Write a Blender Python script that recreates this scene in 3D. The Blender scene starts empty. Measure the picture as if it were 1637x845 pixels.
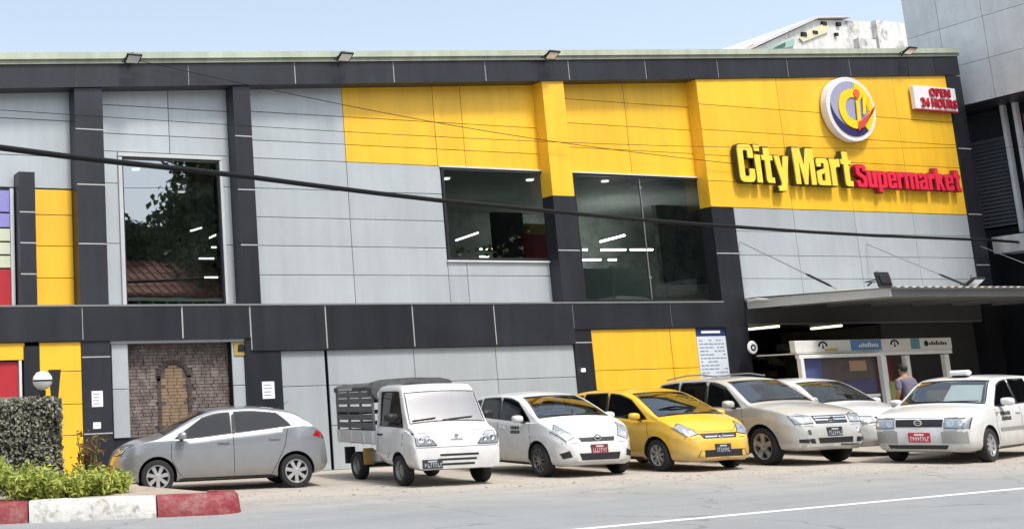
import bpy, bmesh, math, random
import numpy as np
from mathutils import Vector, Matrix
from mathutils.bvhtree import BVHTree

random.seed(7)
rng = np.random.default_rng(7)
S = bpy.context.scene
COL = S.collection
PI = math.pi

# ------------------------------------------------------------------ camera
EYE = Vector((0, 0, 1.5))
F_PX, PPX, PPY, IW, IH = 1937.24, 232.12, 300.0, 1637.0, 845.0
CR = Vector((0.92960463, -0.36666987, -0.03726174))
CU = Vector((-0.02997152, -0.17597548, 0.98393818))
CF = Vector((0.36733764, 0.91355669, 0.17457728))
cam = bpy.data.cameras.new('camera')
cam.sensor_width = 36
cam.lens = F_PX / IW * 36
cam.shift_x = (IW / 2 - PPX) / IW
cam.shift_y = -(IH / 2 - PPY) / IW
cam.clip_start = 0.1
cam.clip_end = 2000
cam_o = bpy.data.objects.new('camera', cam)
COL.objects.link(cam_o)
cam_o.matrix_world = Matrix(((CR.x, CU.x, -CF.x, EYE.x), (CR.y, CU.y, -CF.y, EYE.y), (CR.z, CU.z, -CF.z, EYE.z), (0, 0, 0, 1)))
S.camera = cam_o

# ------------------------------------------------------------------ sky, sun, exposure
SUN_EL, SUN_AZ = math.radians(60), math.radians(10)      # azimuth from -Y (street side) towards +X
sun_dir = Vector((math.sin(SUN_AZ) * math.cos(SUN_EL), -math.cos(SUN_AZ) * math.cos(SUN_EL), math.sin(SUN_EL)))
world = bpy.data.worlds.new('World')
S.world = world
world.use_nodes = True
wn = world.node_tree.nodes
wl = world.node_tree.links
sky = wn.new('ShaderNodeTexSky')
sky.sky_type = 'NISHITA'
sky.sun_disc = False
sky.sun_elevation = SUN_EL
sky.sun_rotation = math.atan2(sun_dir.x, sun_dir.y)
sky.air_density = 1.0
sky.dust_density = 3.0
sky.ozone_density = 1.5
hs = wn.new('ShaderNodeHueSaturation')          # hazy tropical sky: paler than clear air
hs.inputs['Saturation'].default_value = 0.62
hs.inputs['Hue'].default_value = 0.49
wl.new(sky.outputs[0], hs.inputs['Color'])
wl.new(hs.outputs[0], wn['Background'].inputs[0])
wn['Background'].inputs[1].default_value = 0.15
sl = bpy.data.lights.new('sun', 'SUN')
sl.energy = 2.0
sl.angle = math.radians(9.0)
sl.color = (1.0, 0.955, 0.88)
so = bpy.data.objects.new('sun', sl)
COL.objects.link(so)
so.rotation_euler = (-sun_dir).to_track_quat('-Z', 'Y').to_euler()
S.view_settings.view_transform = 'Standard'
S.view_settings.look = 'None'
S.view_settings.gamma = 1
S.view_settings.exposure = 0.78
S.view_settings.use_curve_mapping = False


# ------------------------------------------------------------------ pixel -> place helpers
def ray(px, py):
    return CR * ((px - PPX) / F_PX) - CU * ((py - PPY) / F_PX) + CF


def atY(px, py, Y):
    v = ray(px, py)
    return EYE + v * (Y / v.y)


def atZ(px, py, Z=0.0):
    v = ray(px, py)
    return EYE + v * ((Z - EYE.z) / v.z)


# ------------------------------------------------------------------ materials
MATS = {}


def M(name, col, rough=0.5, metal=0.0, var=0.08, vs=2.0, bump=0.0, bs=40.0, spec=0.5, coat=0.0, rnd=0.0, emit=0.0, streak=0.0, col2=None, c2s=3.0, c2t=0.55):
    if name in MATS:
        return MATS[name]
    m = bpy.data.materials.new(name)
    m.use_nodes = True
    nt = m.node_tree
    n, l = nt.nodes, nt.links
    b = n['Principled BSDF']
    b.inputs['Roughness'].default_value = rough
    b.inputs['Metallic'].default_value = metal
    b.inputs['Specular IOR Level'].default_value = spec
    b.inputs['Coat Weight'].default_value = coat
    b.inputs['Coat Roughness'].default_value = 0.06
    tc = n.new('ShaderNodeTexCoord')
    geo = n.new('ShaderNodeNewGeometry')
    no = n.new('ShaderNodeTexNoise')
    no.inputs['Scale'].default_value = vs
    no.inputs['Detail'].default_value = 6
    no.inputs['Roughness'].default_value = 0.65
    l.new(geo.outputs['Position'], no.inputs['Vector'])
    hsv = n.new('ShaderNodeHueSaturation')
    base = n.new('ShaderNodeRGB')
    base.outputs[0].default_value = (*col, 1)
    src = base.outputs[0]
    if col2 is not None:
        n2 = n.new('ShaderNodeTexNoise')
        n2.inputs['Scale'].default_value = c2s
        n2.inputs['Detail'].default_value = 8
        n2.inputs['Roughness'].default_value = 0.7
        l.new(geo.outputs['Position'], n2.inputs['Vector'])
        rp = n.new('ShaderNodeValToRGB')
        rp.color_ramp.elements[0].position = c2t - 0.08
        rp.color_ramp.elements[1].position = c2t + 0.08
        l.new(n2.outputs[0], rp.inputs[0])
        mx = n.new('ShaderNodeMix')
        mx.data_type = 'RGBA'
        l.new(rp.outputs[0], mx.inputs[0])
        l.new(base.outputs[0], mx.inputs[6])
        mx.inputs[7].default_value = (*col2, 1)
        src = mx.outputs[2]
    l.new(src, hsv.inputs['Color'])
    mr = n.new('ShaderNodeMapRange')
    mr.inputs[1].default_value = 0.3
    mr.inputs[2].default_value = 0.7
    mr.inputs[3].default_value = 1 - var
    mr.inputs[4].default_value = 1 + var
    l.new(no.outputs[0], mr.inputs[0])
    val = mr.outputs[0]
    if streak > 0:
        mp = n.new('ShaderNodeMapping')
        mp.inputs['Scale'].default_value = (2.6, 2.6, 0.25)
        l.new(geo.outputs['Position'], mp.inputs[0])
        ns = n.new('ShaderNodeTexNoise')
        ns.inputs['Scale'].default_value = 1.6
        ns.inputs['Detail'].default_value = 5
        l.new(mp.outputs[0], ns.inputs['Vector'])
        m2 = n.new('ShaderNodeMapRange')
        m2.inputs[1].default_value = 0.35
        m2.inputs[2].default_value = 0.7
        m2.inputs[3].default_value = 1 + streak * 0.4
        m2.inputs[4].default_value = 1 - streak
        l.new(ns.outputs[0], m2.inputs[0])
        mm = n.new('ShaderNodeMath')
        mm.operation = 'MULTIPLY'
        l.new(val, mm.inputs[0])
        l.new(m2.outputs[0], mm.inputs[1])
        val = mm.outputs[0]
    if rnd > 0:
        oi = n.new('ShaderNodeObjectInfo')
        m3 = n.new('ShaderNodeMapRange')
        m3.inputs[3].default_value = 1 - rnd
        m3.inputs[4].default_value = 1 + rnd
        l.new(oi.outputs['Random'], m3.inputs[0])
        mm = n.new('ShaderNodeMath')
        mm.operation = 'MULTIPLY'
        l.new(val, mm.inputs[0])
        l.new(m3.outputs[0], mm.inputs[1])
        val = mm.outputs[0]
    l.new(val, hsv.inputs['Value'])
    l.new(hsv.outputs[0], b.inputs['Base Color'])
    if bump > 0:
        nb = n.new('ShaderNodeTexNoise')
        nb.inputs['Scale'].default_value = bs
        nb.inputs['Detail'].default_value = 4
        l.new(geo.outputs['Position'], nb.inputs['Vector'])
        bp = n.new('ShaderNodeBump')
        bp.inputs['Strength'].default_value = bump
        bp.inputs['Distance'].default_value = 0.02
        l.new(nb.outputs[0], bp.inputs['Height'])
        l.new(bp.outputs[0], b.inputs['Normal'])
    if emit > 0:
        b.inputs['Emission Color'].default_value = (*col, 1)
        b.inputs['Emission Strength'].default_value = emit
    MATS[name] = m
    return m


def glass(name, tint, refl, rough=0.02, wav=0.0):
    if name in MATS:
        return MATS[name]
    m = bpy.data.materials.new(name)
    m.use_nodes = True
    n, l = m.node_tree.nodes, m.node_tree.links
    n.remove(n['Principled BSDF'])
    out = n['Material Output']
    tr = n.new('ShaderNodeBsdfTransparent')
    tr.inputs[0].default_value = (*tint, 1)
    gl = n.new('ShaderNodeBsdfGlossy')
    gl.inputs['Roughness'].default_value = rough
    gl.inputs[0].default_value = (0.95, 0.98, 1, 1)
    fr = n.new('ShaderNodeFresnel')
    fr.inputs[0].default_value = 1.5
    ad = n.new('ShaderNodeMath')
    ad.operation = 'ADD'
    ad.use_clamp = True
    l.new(fr.outputs[0], ad.inputs[0])
    ad.inputs[1].default_value = refl
    gg = n.new('ShaderNodeNewGeometry')          # the far face of the sheet only transmits
    iv = n.new('ShaderNodeMath')
    iv.operation = 'SUBTRACT'
    iv.inputs[0].default_value = 1.0
    l.new(gg.outputs['Backfacing'], iv.inputs[1])
    mu = n.new('ShaderNodeMath')
    mu.operation = 'MULTIPLY'
    l.new(ad.outputs[0], mu.inputs[0])
    l.new(iv.outputs[0], mu.inputs[1])
    mx = n.new('ShaderNodeMixShader')
    l.new(mu.outputs[0], mx.inputs[0])
    l.new(tr.outputs[0], mx.inputs[1])
    l.new(gl.outputs[0], mx.inputs[2])
    l.new(mx.outputs[0], out.inputs[0])
    if wav > 0:
        g = n.new('ShaderNodeNewGeometry')
        nb = n.new('ShaderNodeTexNoise')
        nb.inputs['Scale'].default_value = 0.8
        l.new(g.outputs['Position'], nb.inputs['Vector'])
        bp = n.new('ShaderNodeBump')
        bp.inputs['Strength'].default_value = wav
        bp.inputs['Distance'].default_value = 0.05
        l.new(nb.outputs[0], bp.inputs['Height'])
        l.new(bp.outputs[0], gl.inputs['Normal'])
    MATS[name] = m
    return m


GREY = M('grey_cladding', (0.425, 0.462, 0.482), 0.42, 0.15, 0.06, 0.7, 0.25, 1.6, rnd=0.05, streak=0.06)
YEL = M('yellow_cladding', (0.86, 0.50, 0.035), 0.38, 0, 0.05, 0.6, 0.25, 1.6, rnd=0.045, streak=0.09)
DARK = M('charcoal_cladding', (0.019, 0.0205, 0.027), 0.40, 0, 0.2, 1.2, 0.2, 1.8, rnd=0.16, streak=0.25)
BACK = M('backing_wall', (0.07, 0.07, 0.07), 0.9)
JOINT = M('pale_sealant', (0.42, 0.42, 0.42), 0.8)
TRIM = M('roof_trim', (0.42, 0.46, 0.36), 0.5, 0, 0.1, streak=0.15)
TRIMD = M('roof_trim_lower', (0.24, 0.26, 0.20), 0.6, 0, 0.1, streak=0.2)
WFR = M('white_frame', (0.62, 0.64, 0.64), 0.45)
BLK = M('black_metal', (0.018, 0.018, 0.02), 0.45)
BLKM = M('matte_black', (0.012, 0.012, 0.012), 0.85)
STEEL = M('grey_steel', (0.35, 0.36, 0.37), 0.4, 0.6)
WHITE = M('white_paint', (0.78, 0.78, 0.76), 0.5)
TUBE = M('lit_tube', (1.0, 0.97, 0.88), emit=36.0)
SPOT = M('lit_downlight', (1.0, 0.97, 0.92), emit=1.6)
PAPER = M('paper', (0.82, 0.82, 0.82), 0.8)
RUB = M('tyre_rubber', (0.018, 0.018, 0.019), 0.85, var=0.2, vs=8)
ALLOY = M('alloy_rim', (0.55, 0.56, 0.57), 0.28, 0.7)
PLAS = M('black_trim', (0.014, 0.014, 0.015), 0.5)
SEATM = M('seat_cloth', (0.09, 0.088, 0.085), 0.9)
LENS = M('headlamp_lens', (0.33, 0.35, 0.36), 0.15, 0.2, coat=1.0)
BULB = M('headlamp_bowl', (0.75, 0.77, 0.78), 0.10, 0.9, coat=1.0)
AMB = M('amber_lens', (0.6, 0.22, 0.02), 0.2, coat=1)
REDL = M('tail_lens', (0.35, 0.006, 0.01), 0.15, coat=1)
CHR = M('chrome', (0.75, 0.76, 0.77), 0.12, 1.0)
CGL = glass('car_glass', (0.80, 0.83, 0.82), 0.16)
CGD = glass('car_glass_tinted', (0.30, 0.31, 0.31), 0.01)
SGL = glass('shop_glass', (0.62, 0.66, 0.66), 0.0, 0.01, 0.02)
SGR = glass('shop_glass_reflective', (0.50, 0.53, 0.53), 0.32, 0.01, 0.02)


# ------------------------------------------------------------------ mesh builder
class MB:
    def __init__(s):
        s.v, s.f, s.mi = [], [], []

    def add(s, vs, fs, mi=0):
        o = len(s.v)
        s.v += [tuple(p) for p in vs]
        s.f += [tuple(i + o for i in f) for f in fs]
        s.mi += [mi] * len(fs)
        return s

    def box(s, x0, x1, y0, y1, z0, z1, mi=0, bev=0.0):
        if bev > 0:
            b = bev
            vs, idx = [], {}
            for ix, x in enumerate((x0, x1)):
                for iy, y in enumerate((y0, y1)):
                    for iz, z in enumerate((z0, z1)):
                        sx, sy, sz = (b, -b)[ix], (b, -b)[iy], (b, -b)[iz]
                        for a, p in enumerate(((x, y + sy, z + sz), (x + sx, y, z + sz), (x + sx, y + sy, z))):
                            idx[ix, iy, iz, a] = len(vs)
                            vs.append(p)
            fs = []
            for i in (0, 1):
                q = [idx[i, 0, 0, 0], idx[i, 0, 1, 0], idx[i, 1, 1, 0], idx[i, 1, 0, 0]]
                fs.append(q if i == 0 else q[::-1])
                q = [idx[0, i, 0, 1], idx[1, i, 0, 1], idx[1, i, 1, 1], idx[0, i, 1, 1]]
                fs.append(q if i == 0 else q[::-1])
                q = [idx[0, 0, i, 2], idx[0, 1, i, 2], idx[1, 1, i, 2], idx[1, 0, i, 2]]
                fs.append(q if i == 0 else q[::-1])
            for i in (0, 1):
                for j in (0, 1):
                    fs.append([idx[i, j, 0, 0], idx[i, j, 1, 0], idx[i, j, 1, 1], idx[i, j, 0, 1]])
                    fs.append([idx[i, 0, j, 0], idx[i, 1, j, 0], idx[i, 1, j, 2], idx[i, 0, j, 2]])
                    fs.append([idx[0, i, j, 1], idx[1, i, j, 1], idx[1, i, j, 2], idx[0, i, j, 2]])
                    for k in (0, 1):
                        fs.append([idx[i, j, k, 0], idx[i, j, k, 1], idx[i, j, k, 2]])
            return s.add(vs, fs, mi)
        vs = [(x, y, z) for x in (x0, x1) for y in (y0, y1) for z in (z0, z1)]
        return s.add(vs, [(0, 1, 3, 2), (4, 6, 7, 5), (0, 4, 5, 1), (2, 3, 7, 6), (0, 2, 6, 4), (1, 5, 7, 3)], mi)

    def prism(s, pts, y0, y1, mi=0):
        """polygon in (x,z) extruded along y"""
        n = len(pts)
        vs = [(x, y0, z) for x, z in pts] + [(x, y1, z) for x, z in pts]
        fs = [tuple(range(n)), tuple(range(2 * n - 1, n - 1, -1))]
        fs += [(i, i + n, (i + 1) % n + n, (i + 1) % n) for i in range(n)]
        return s.add(vs, fs, mi)

    def prismx(s, pts, x0, x1, mi=0):
        """polygon in (y,z) extruded along x"""
        n = len(pts)
        vs = [(x0, y, z) for y, z in pts] + [(x1, y, z) for y, z in pts]
        fs = [tuple(range(n)), tuple(range(2 * n - 1, n - 1, -1))]
        fs += [(i, i + n, (i + 1) % n + n, (i + 1) % n) for i in range(n)]
        return s.add(vs, fs, mi)

    def prismz(s, pts, z0, z1, mi=0):
        n = len(pts)
        vs = [(x, y, z0) for x, y in pts] + [(x, y, z1) for x, y in pts]
        fs = [tuple(range(n)), tuple(range(2 * n - 1, n - 1, -1))]
        fs += [(i, i + n, (i + 1) % n + n, (i + 1) % n) for i in range(n)]
        return s.add(vs, fs, mi)

    def tube(s, pts, r, n=8, mi=0, caps=True):
        pts = [Vector(p) for p in pts]
        rs = r if isinstance(r, (list, tuple)) else [r] * len(pts)
        vs, fs = [], []
        for i, p in enumerate(pts):
            d = (pts[min(i + 1, len(pts) - 1)] - pts[max(i - 1, 0)]).normalized()
            a = d.cross(Vector((0, 0, 1)))
            if a.length < 1e-3:
                a = d.cross(Vector((0, 1, 0)))
            a.normalize()
            b = a.cross(d)
            for k in range(n):
                t = 2 * PI * k / n
                vs.append(p + (a * math.cos(t) + b * math.sin(t)) * rs[i])
        for i in range(len(pts) - 1):
            for k in range(n):
                fs.append((i * n + k, i * n + (k + 1) % n, (i + 1) * n + (k + 1) % n, (i + 1) * n + k))
        if caps:
            fs.append(tuple(range(n))[::-1])
            fs.append(tuple((len(pts) - 1) * n + k for k in range(n)))
        return s.add(vs, fs, mi)

    def lathe_y(s, prof, n=28, c=(0, 0, 0), mi=0):
        """profile (radius, y) turned about the y axis"""
        vs, fs = [], []
        for r, y in prof:
            for k in range(n):
                t = 2 * PI * k / n
                vs.append((c[0] + r * math.cos(t), c[1] + y, c[2] + r * math.sin(t)))
        for i in range(len(prof) - 1):
            for k in range(n):
                fs.append((i * n + k, (i + 1) * n + k, (i + 1) * n + (k + 1) % n, i * n + (k + 1) % n))
        return s.add(vs, fs, mi)

    def lathe_z(s, prof, n=20, c=(0, 0, 0), mi=0):
        vs, fs = [], []
        for r, z in prof:
            for k in range(n):
                t = 2 * PI * k / n
                vs.append((c[0] + r * math.cos(t), c[1] + r * math.sin(t), c[2] + z))
        for i in range(len(prof) - 1):
            for k in range(n):
                fs.append((i * n + k, i * n + (k + 1) % n, (i + 1) * n + (k + 1) % n, (i + 1) * n + k))
        return s.add(vs, fs, mi)

    def mesh(s, name, mats, smooth=None, off=None):
        me = bpy.data.meshes.new(name)
        vs = s.v if off is None else [(a - off[0], b - off[1], c - off[2]) for a, b, c in s.v]
        me.from_pydata(vs, [], s.f)
        for m in (mats if isinstance(mats, (list, tuple)) else [mats]):
            me.materials.append(m)
        if any(s.mi):
            me.polygons.foreach_set('material_index', s.mi)
        bm = bmesh.new()
        bm.from_mesh(me)
        bmesh.ops.recalc_face_normals(bm, faces=bm.faces)
        bm.to_mesh(me)
        bm.free()
        if smooth is not None:
            me.polygons.foreach_set('use_smooth', [True] * len(me.polygons))
            me.set_sharp_from_angle(angle=math.radians(smooth))
        me.update()
        return me


def tag(o, label=None, cat=None, group=None, kind=None):
    if label:
        o['label'] = label
    if cat:
        o['category'] = cat
    if group:
        o['group'] = group
    if kind:
        o['kind'] = kind
    return o


def thing(name, label, cat, loc=(0, 0, 0), rz=0.0, group=None):
    o = bpy.data.objects.new(name, None)
    o.empty_display_size = 0.3
    COL.objects.link(o)
    o.location = loc
    o.rotation_euler = (0, 0, rz)
    return tag(o, label, cat, group)


def link(name, me, parent=None, loc=(0, 0, 0)):
    o = bpy.data.objects.new(name, me)
    COL.objects.link(o)
    if parent is not None:
        o.parent = parent
    o.location = loc
    return o


def wpart(name, mb, mat, parent, smooth=None):
    """part given in world coordinates; parents are unrotated; origin put at the part's middle"""
    a = np.array(mb.v)
    c = (a.min(0) + a.max(0)) / 2
    me = mb.mesh(name, mat, smooth, off=c)
    base = Vector((0, 0, 0))
    q = parent
    while q is not None:
        base += q.location
        q = q.parent
    return link(name, me, parent, Vector(c) - base)


def lpart(name, mb, mat, parent, smooth=None):
    """part given in its parent's own coordinates"""
    return link(name, mb.mesh(name, mat, smooth), parent)


def solo(name, mb, mat, label=None, cat=None, group=None, kind=None, smooth=None):
    return tag(wpart(name, mb, mat, None, smooth), label, cat, group, kind)


BLOCK = {   # condensed heavy letter outlines: (x, z, corner radius)
    'C': (.56, [[(.56, .64, .02), (.56, 1, .17), (0, 1, .17), (0, 0, .17), (.56, 0, .17), (.56, .36, .02), (.36, .36, .02), (.36, .16, .05), (.2, .16, .05), (.2, .84, .05), (.36, .84, .05), (.36, .64, .02)]]),
    'i': (.2, [[(0, 0, 0), (.2, 0, 0), (.2, .74, 0), (0, .74, 0)], [(0, .83, 0), (.2, .83, 0), (.2, 1, 0), (0, 1, 0)]]),
    't': (.4, [[(.1, .95, 0), (.3, .95, 0), (.3, .74, 0), (.4, .74, 0), (.4, .6, 0), (.3, .6, 0), (.3, .15, .03), (.4, .15, 0), (.4, 0, 0), (.1, 0, .12), (.1, .6, 0), (0, .6, 0), (0, .74, 0), (.1, .74, 0)]]),
    'y': (.55, [[(0, .74, 0), (.2, .74, 0), (.28, .3, 0), (.36, .74, 0), (.55, .74, 0), (.40, .02, 0), (.35, -.2, .1), (.06, -.2, 0), (.06, -.06, 0), (.17, -.06, .02), (.19, .02, 0)]]),
    'M': (.78, [[(0, 0, 0), (0, 1, 0), (.26, 1, 0), (.39, .45, 0), (.52, 1, 0), (.78, 1, 0), (.78, 0, 0), (.59, 0, 0), (.59, .62, 0), (.45, 0, 0), (.33, 0, 0), (.19, .62, 0), (.19, 0, 0)]]),
    'a': (.5, [[(0, 0, .12), (.5, 0, 0), (.5, .74, .16), (.02, .74, .16), (.02, .5, 0), (.2, .5, 0), (.2, .6, .03), (.31, .6, .03), (.31, .46, 0), (0, .38, .1)], [(.19, .13, .03), (.31, .13, 0), (.31, .33, 0), (.19, .29, .03)]]),
    'r': (.38, [[(0, 0, 0), (0, .74, 0), (.19, .74, 0), (.19, .66, 0), (.25, .74, .05), (.38, .74, 0), (.38, .52, 0), (.26, .52, .05), (.2, .46, .02), (.2, 0, 0)]]),
    'S': (.56, [[(0, .3, 0), (.2, .3, 0), (.2, .16, .04), (.36, .16, .04), (.36, .36, .04), (0, .56, .1), (0, 1, .17), (.56, 1, .17), (.56, .7, 0), (.36, .7, 0), (.36, .84, .04), (.2, .84, .04), (.2, .66, .04), (.56, .46, .1), (.56, 0, .17), (0, 0, .17)]]),
    'u': (.51, [[(0, .74, 0), (.2, .74, 0), (.2, .16, .03), (.31, .16, .03), (.31, .74, 0), (.51, .74, 0), (.51, 0, 0), (0, 0, .14)]]),
    'p': (.51, [[(0, -.2, 0), (0, .74, 0), (.51, .74, .15), (.51, 0, .15), (.2, 0, 0), (.2, -.2, 0)], [(.2, .15, 0), (.31, .15, .03), (.31, .59, .03), (.2, .59, 0)]]),
    'e': (.5, [[(0, 0, .15), (.5, 0, .15), (.5, .27, 0), (.31, .27, 0), (.31, .14, .04), (.2, .14, .04), (.2, .33, 0), (.5, .33, 0), (.5, .74, .15), (0, .74, .15)], [(.2, .44, 0), (.31, .44, 0), (.31, .6, .04), (.2, .6, .04)]]),
    'm': (.78, [[(0, 0, 0), (0, .74, 0), (.78, .74, .14), (.78, 0, 0), (.59, 0, 0), (.59, .58, .03), (.49, .58, 0), (.49, 0, 0), (.3, 0, 0), (.3, .58, 0), (.19, .58, 0), (.19, 0, 0)]]),
    'k': (.52, [[(0, 0, 0), (0, 1, 0), (.2, 1, 0), (.2, .52, 0), (.3, .74, 0), (.5, .74, 0), (.36, .42, 0), (.52, 0, 0), (.32, 0, 0), (.22, .32, 0), (.2, .28, 0), (.2, 0, 0)]]),
}


def rounded(poly):
    out, n = [], len(poly)
    for i in range(n):
        x, z, r = poly[i]
        p = Vector((x, z))
        if r <= 0:
            out.append((x, z))
            continue
        a = Vector(poly[i - 1][:2]) - p
        b = Vector(poly[(i + 1) % n][:2]) - p
        r = min(r, a.length * .49, b.length * .49)
        p0, p1 = p + a.normalized() * r, p + b.normalized() * r
        for k in range(5):
            t = k / 4
            q_ = p0 * (1 - t) ** 2 + p * 2 * t * (1 - t) + p1 * t * t
            out.append((q_.x, q_.y))
    return out


def block_text(text, w, h, depth, grow=0.0):
    """heavy condensed letters as separate meshes (front face towards -y), fitted to w x h (cap height)"""
    gap, sp = .055, .13
    tot = sum(BLOCK[c][0] + gap if c != ' ' else sp for c in text) - gap
    sx, x, out = w / tot, 0.0, []
    for ch in text:
        if ch == ' ':
            x += sp
            continue
        cu = bpy.data.curves.new('glyph', 'CURVE')
        cu.dimensions = '2D'
        cu.fill_mode = 'BOTH'
        cu.extrude = depth / 2
        cu.offset = grow
        for poly in BLOCK[ch][1]:
            pts_ = rounded(poly)
            sp_ = cu.splines.new('POLY')
            sp_.points.add(len(pts_) - 1)
            sp_.use_cyclic_u = True
            for k, (a, b) in enumerate(pts_):
                sp_.points[k].co = ((x + a) * sx, b * h, 0, 1)
        o = bpy.data.objects.new('glyph', cu)
        COL.objects.link(o)
        dg = bpy.context.evaluated_depsgraph_get()
        me = bpy.data.meshes.new_from_object(o.evaluated_get(dg))
        bpy.data.objects.remove(o)
        me.transform(Matrix(((1, 0, 0, 0), (0, 0, -1, -depth / 2), (0, 1, 0, 0), (0, 0, 0, 1))))
        me.materials.clear()
        me.name = 'letter'
        out.append(me)
        x += BLOCK[ch][0] + gap
    return out


def glyphs(text, mat, w, h, depth, bold=0.0, name='letter', squeeze=None):
    """each character as its own mesh, standing in the local x-z plane, front facing -y; fits a w x h box"""
    out, x = [], 0.0
    items = []
    for ch in text:
        if ch == ' ':
            x += 0.28
            continue
        cu = bpy.data.curves.new('glyph', 'FONT')
        cu.body = ch
        cu.size = 1.0
        cu.extrude = 0.5
        cu.offset = bold
        cu.resolution_u = 4
        o = bpy.data.objects.new('glyph', cu)
        COL.objects.link(o)
        dg = bpy.context.evaluated_depsgraph_get()
        me = bpy.data.meshes.new_from_object(o.evaluated_get(dg))
        bpy.data.objects.remove(o)
        bpy.data.curves.remove(cu)
        n = len(me.vertices)
        co = np.empty(n * 3)
        me.vertices.foreach_get('co', co)
        co = co.reshape(-1, 3)
        x0, x1 = co[:, 0].min(), co[:, 0].max()
        co[:, 0] += x - x0
        x += (x1 - x0) + 0.07
        items.append((ch, me, co))
    tot = x - 0.07
    zmax = max(c[:, 1].max() for _, _, c in items)
    zmin = min(c[:, 1].min() for ch, _, c in items if ch not in 'ygpqj,')
    for ch, me, co in items:
        n = np.empty_like(co)
        n[:, 0] = co[:, 0] / tot * w
        n[:, 2] = (co[:, 1] - zmin) / (zmax - zmin) * h
        n[:, 1] = -co[:, 2] * depth - depth / 2
        me.vertices.foreach_set('co', n.ravel())
        me.name = name
        me.materials.clear()
        me.materials.append(mat)
        me.update()
        out.append((ch, me))
    return out


def text_mb(text, w, h, depth, bold=0.0):
    mb = MB()
    for ch, me in glyphs(text, BLK, w, h, depth, bold, 'lettering'):
        mb.add([v.co[:] for v in me.vertices], [tuple(p.vertices) for p in me.polygons])
        bpy.data.meshes.remove(me)
    return mb


def moved(mb, dx, dy, dz):
    mb.v = [(a + dx, b + dy, c + dz) for a, b, c in mb.v]
    return mb


# ================================================================== ground, road, kerb
G_COL = M('dusty_forecourt', (0.40, 0.36, 0.31), 0.9, 0, 0.16, 0.9, 0.35, 30, col2=(0.27, 0.25, 0.22), c2s=0.9, c2t=0.56)
mb = MB()
mb.add([(-400, -300, 0), (500, -300, 0), (500, 500, 0), (-400, 500, 0)], [(0, 1, 2, 3)])
solo('ground', mb, G_COL, kind='structure')


def road_mat():
    m = bpy.data.materials.new('worn_asphalt')
    m.use_nodes = True
    n, l = m.node_tree.nodes, m.node_tree.links
    b = n['Principled BSDF']
    b.inputs['Roughness'].default_value = 0.85
    geo = n.new('ShaderNodeNewGeometry')

    def noise(sc, det=6, vec=None):
        q = n.new('ShaderNodeTexNoise')
        q.inputs['Scale'].default_value = sc
        q.inputs['Detail'].default_value = det
        q.inputs['Roughness'].default_value = 0.65
        l.new(vec or geo.outputs['Position'], q.inputs['Vector'])
        return q.outputs[0]

    def mrange(src, a, b_, c, d):
        q = n.new('ShaderNodeMapRange')
        for i, v in enumerate((a, b_, c, d)):
            q.inputs[i + 1].default_value = v
        l.new(src, q.inputs[0])
        return q.outputs[0]

    def math_(op, a, b_):
        q = n.new('ShaderNodeMath')
        q.operation = op
        for i, v in enumerate((a, b_)):
            if isinstance(v, (int, float)):
                q.inputs[i].default_value = v
            else:
                l.new(v, q.inputs[i])
        return q.outputs[0]
    mp = n.new('ShaderNodeMapping')
    mp.inputs['Scale'].default_value = (0.12, 1.3, 1)
    l.new(geo.outputs['Position'], mp.inputs[0])
    v = math_('MULTIPLY', mrange(noise(60, 3), 0.3, 0.7, 0.86, 1.14), mrange(noise(1.2, 5, mp.outputs[0]), 0.3, 0.7, 0.90, 1.08))
    v = math_('MULTIPLY', v, mrange(noise(0.5), 0.3, 0.7, 0.93, 1.07))
    # dust carried from the forecourt: distance from the road's edge
    sep = n.new('ShaderNodeSeparateXYZ')
    l.new(geo.outputs['Position'], sep.inputs[0])
    d = math_('ADD', math_('MULTIPLY', sep.outputs[0], 0.31), sep.outputs[1])
    d = math_('ADD', d, math_('MULTIPLY', mrange(noise(1.6, 8), 0.3, 0.7, -1, 1), 1.1))
    f = mrange(d, 16.8, 20.2, 0.0, 0.85)
    wv = n.new('ShaderNodeTexNoise')
    wv.inputs['Scale'].default_value = 1.5
    wv.inputs['Detail'].default_value = 4
    l.new(geo.outputs['Position'], wv.inputs['Vector'])
    va = n.new('ShaderNodeVectorMath')
    va.operation = 'MULTIPLY_ADD'
    l.new(wv.outputs['Color'], va.inputs[0])
    va.inputs[1].default_value = (.9, .9, .9)
    l.new(geo.outputs['Position'], va.inputs[2])
    vo = n.new('ShaderNodeTexVoronoi')
    vo.feature = 'DISTANCE_TO_EDGE'
    vo.inputs['Scale'].default_value = 0.33
    l.new(va.outputs[0], vo.inputs['Vector'])
    crack = mrange(vo.outputs['Distance'], 0.0, 0.012, 0.62, 1.0)
    crack = math_('MAXIMUM', crack, mrange(noise(0.6, 3), 0.45, 0.55, 0.0, 1.0))
    v = math_('MULTIPLY', v, crack)
    v = math_('MULTIPLY', v, mrange(noise(2.2, 8), 0.60, 0.72, 1.0, 0.84))
    hsv = n.new('ShaderNodeHueSaturation')
    mx = n.new('ShaderNodeMix')
    mx.data_type = 'RGBA'
    l.new(f, mx.inputs[0])
    mx.inputs[6].default_value = (0.25, 0.262, 0.265, 1)
    mx.inputs[7].default_value = (0.38, 0.35, 0.305, 1)
    l.new(mx.outputs[2], hsv.inputs['Color'])
    l.new(v, hsv.inputs['Value'])
    l.new(hsv.outputs[0], b.inputs['Base Color'])
    bp = n.new('ShaderNodeBump')
    bp.inputs['Strength'].default_value = 0.35
    bp.inputs['Distance'].default_value = 0.01
    l.new(noise(90, 3), bp.inputs['Height'])
    l.new(bp.outputs[0], b.inputs['Normal'])
    return m


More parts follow.
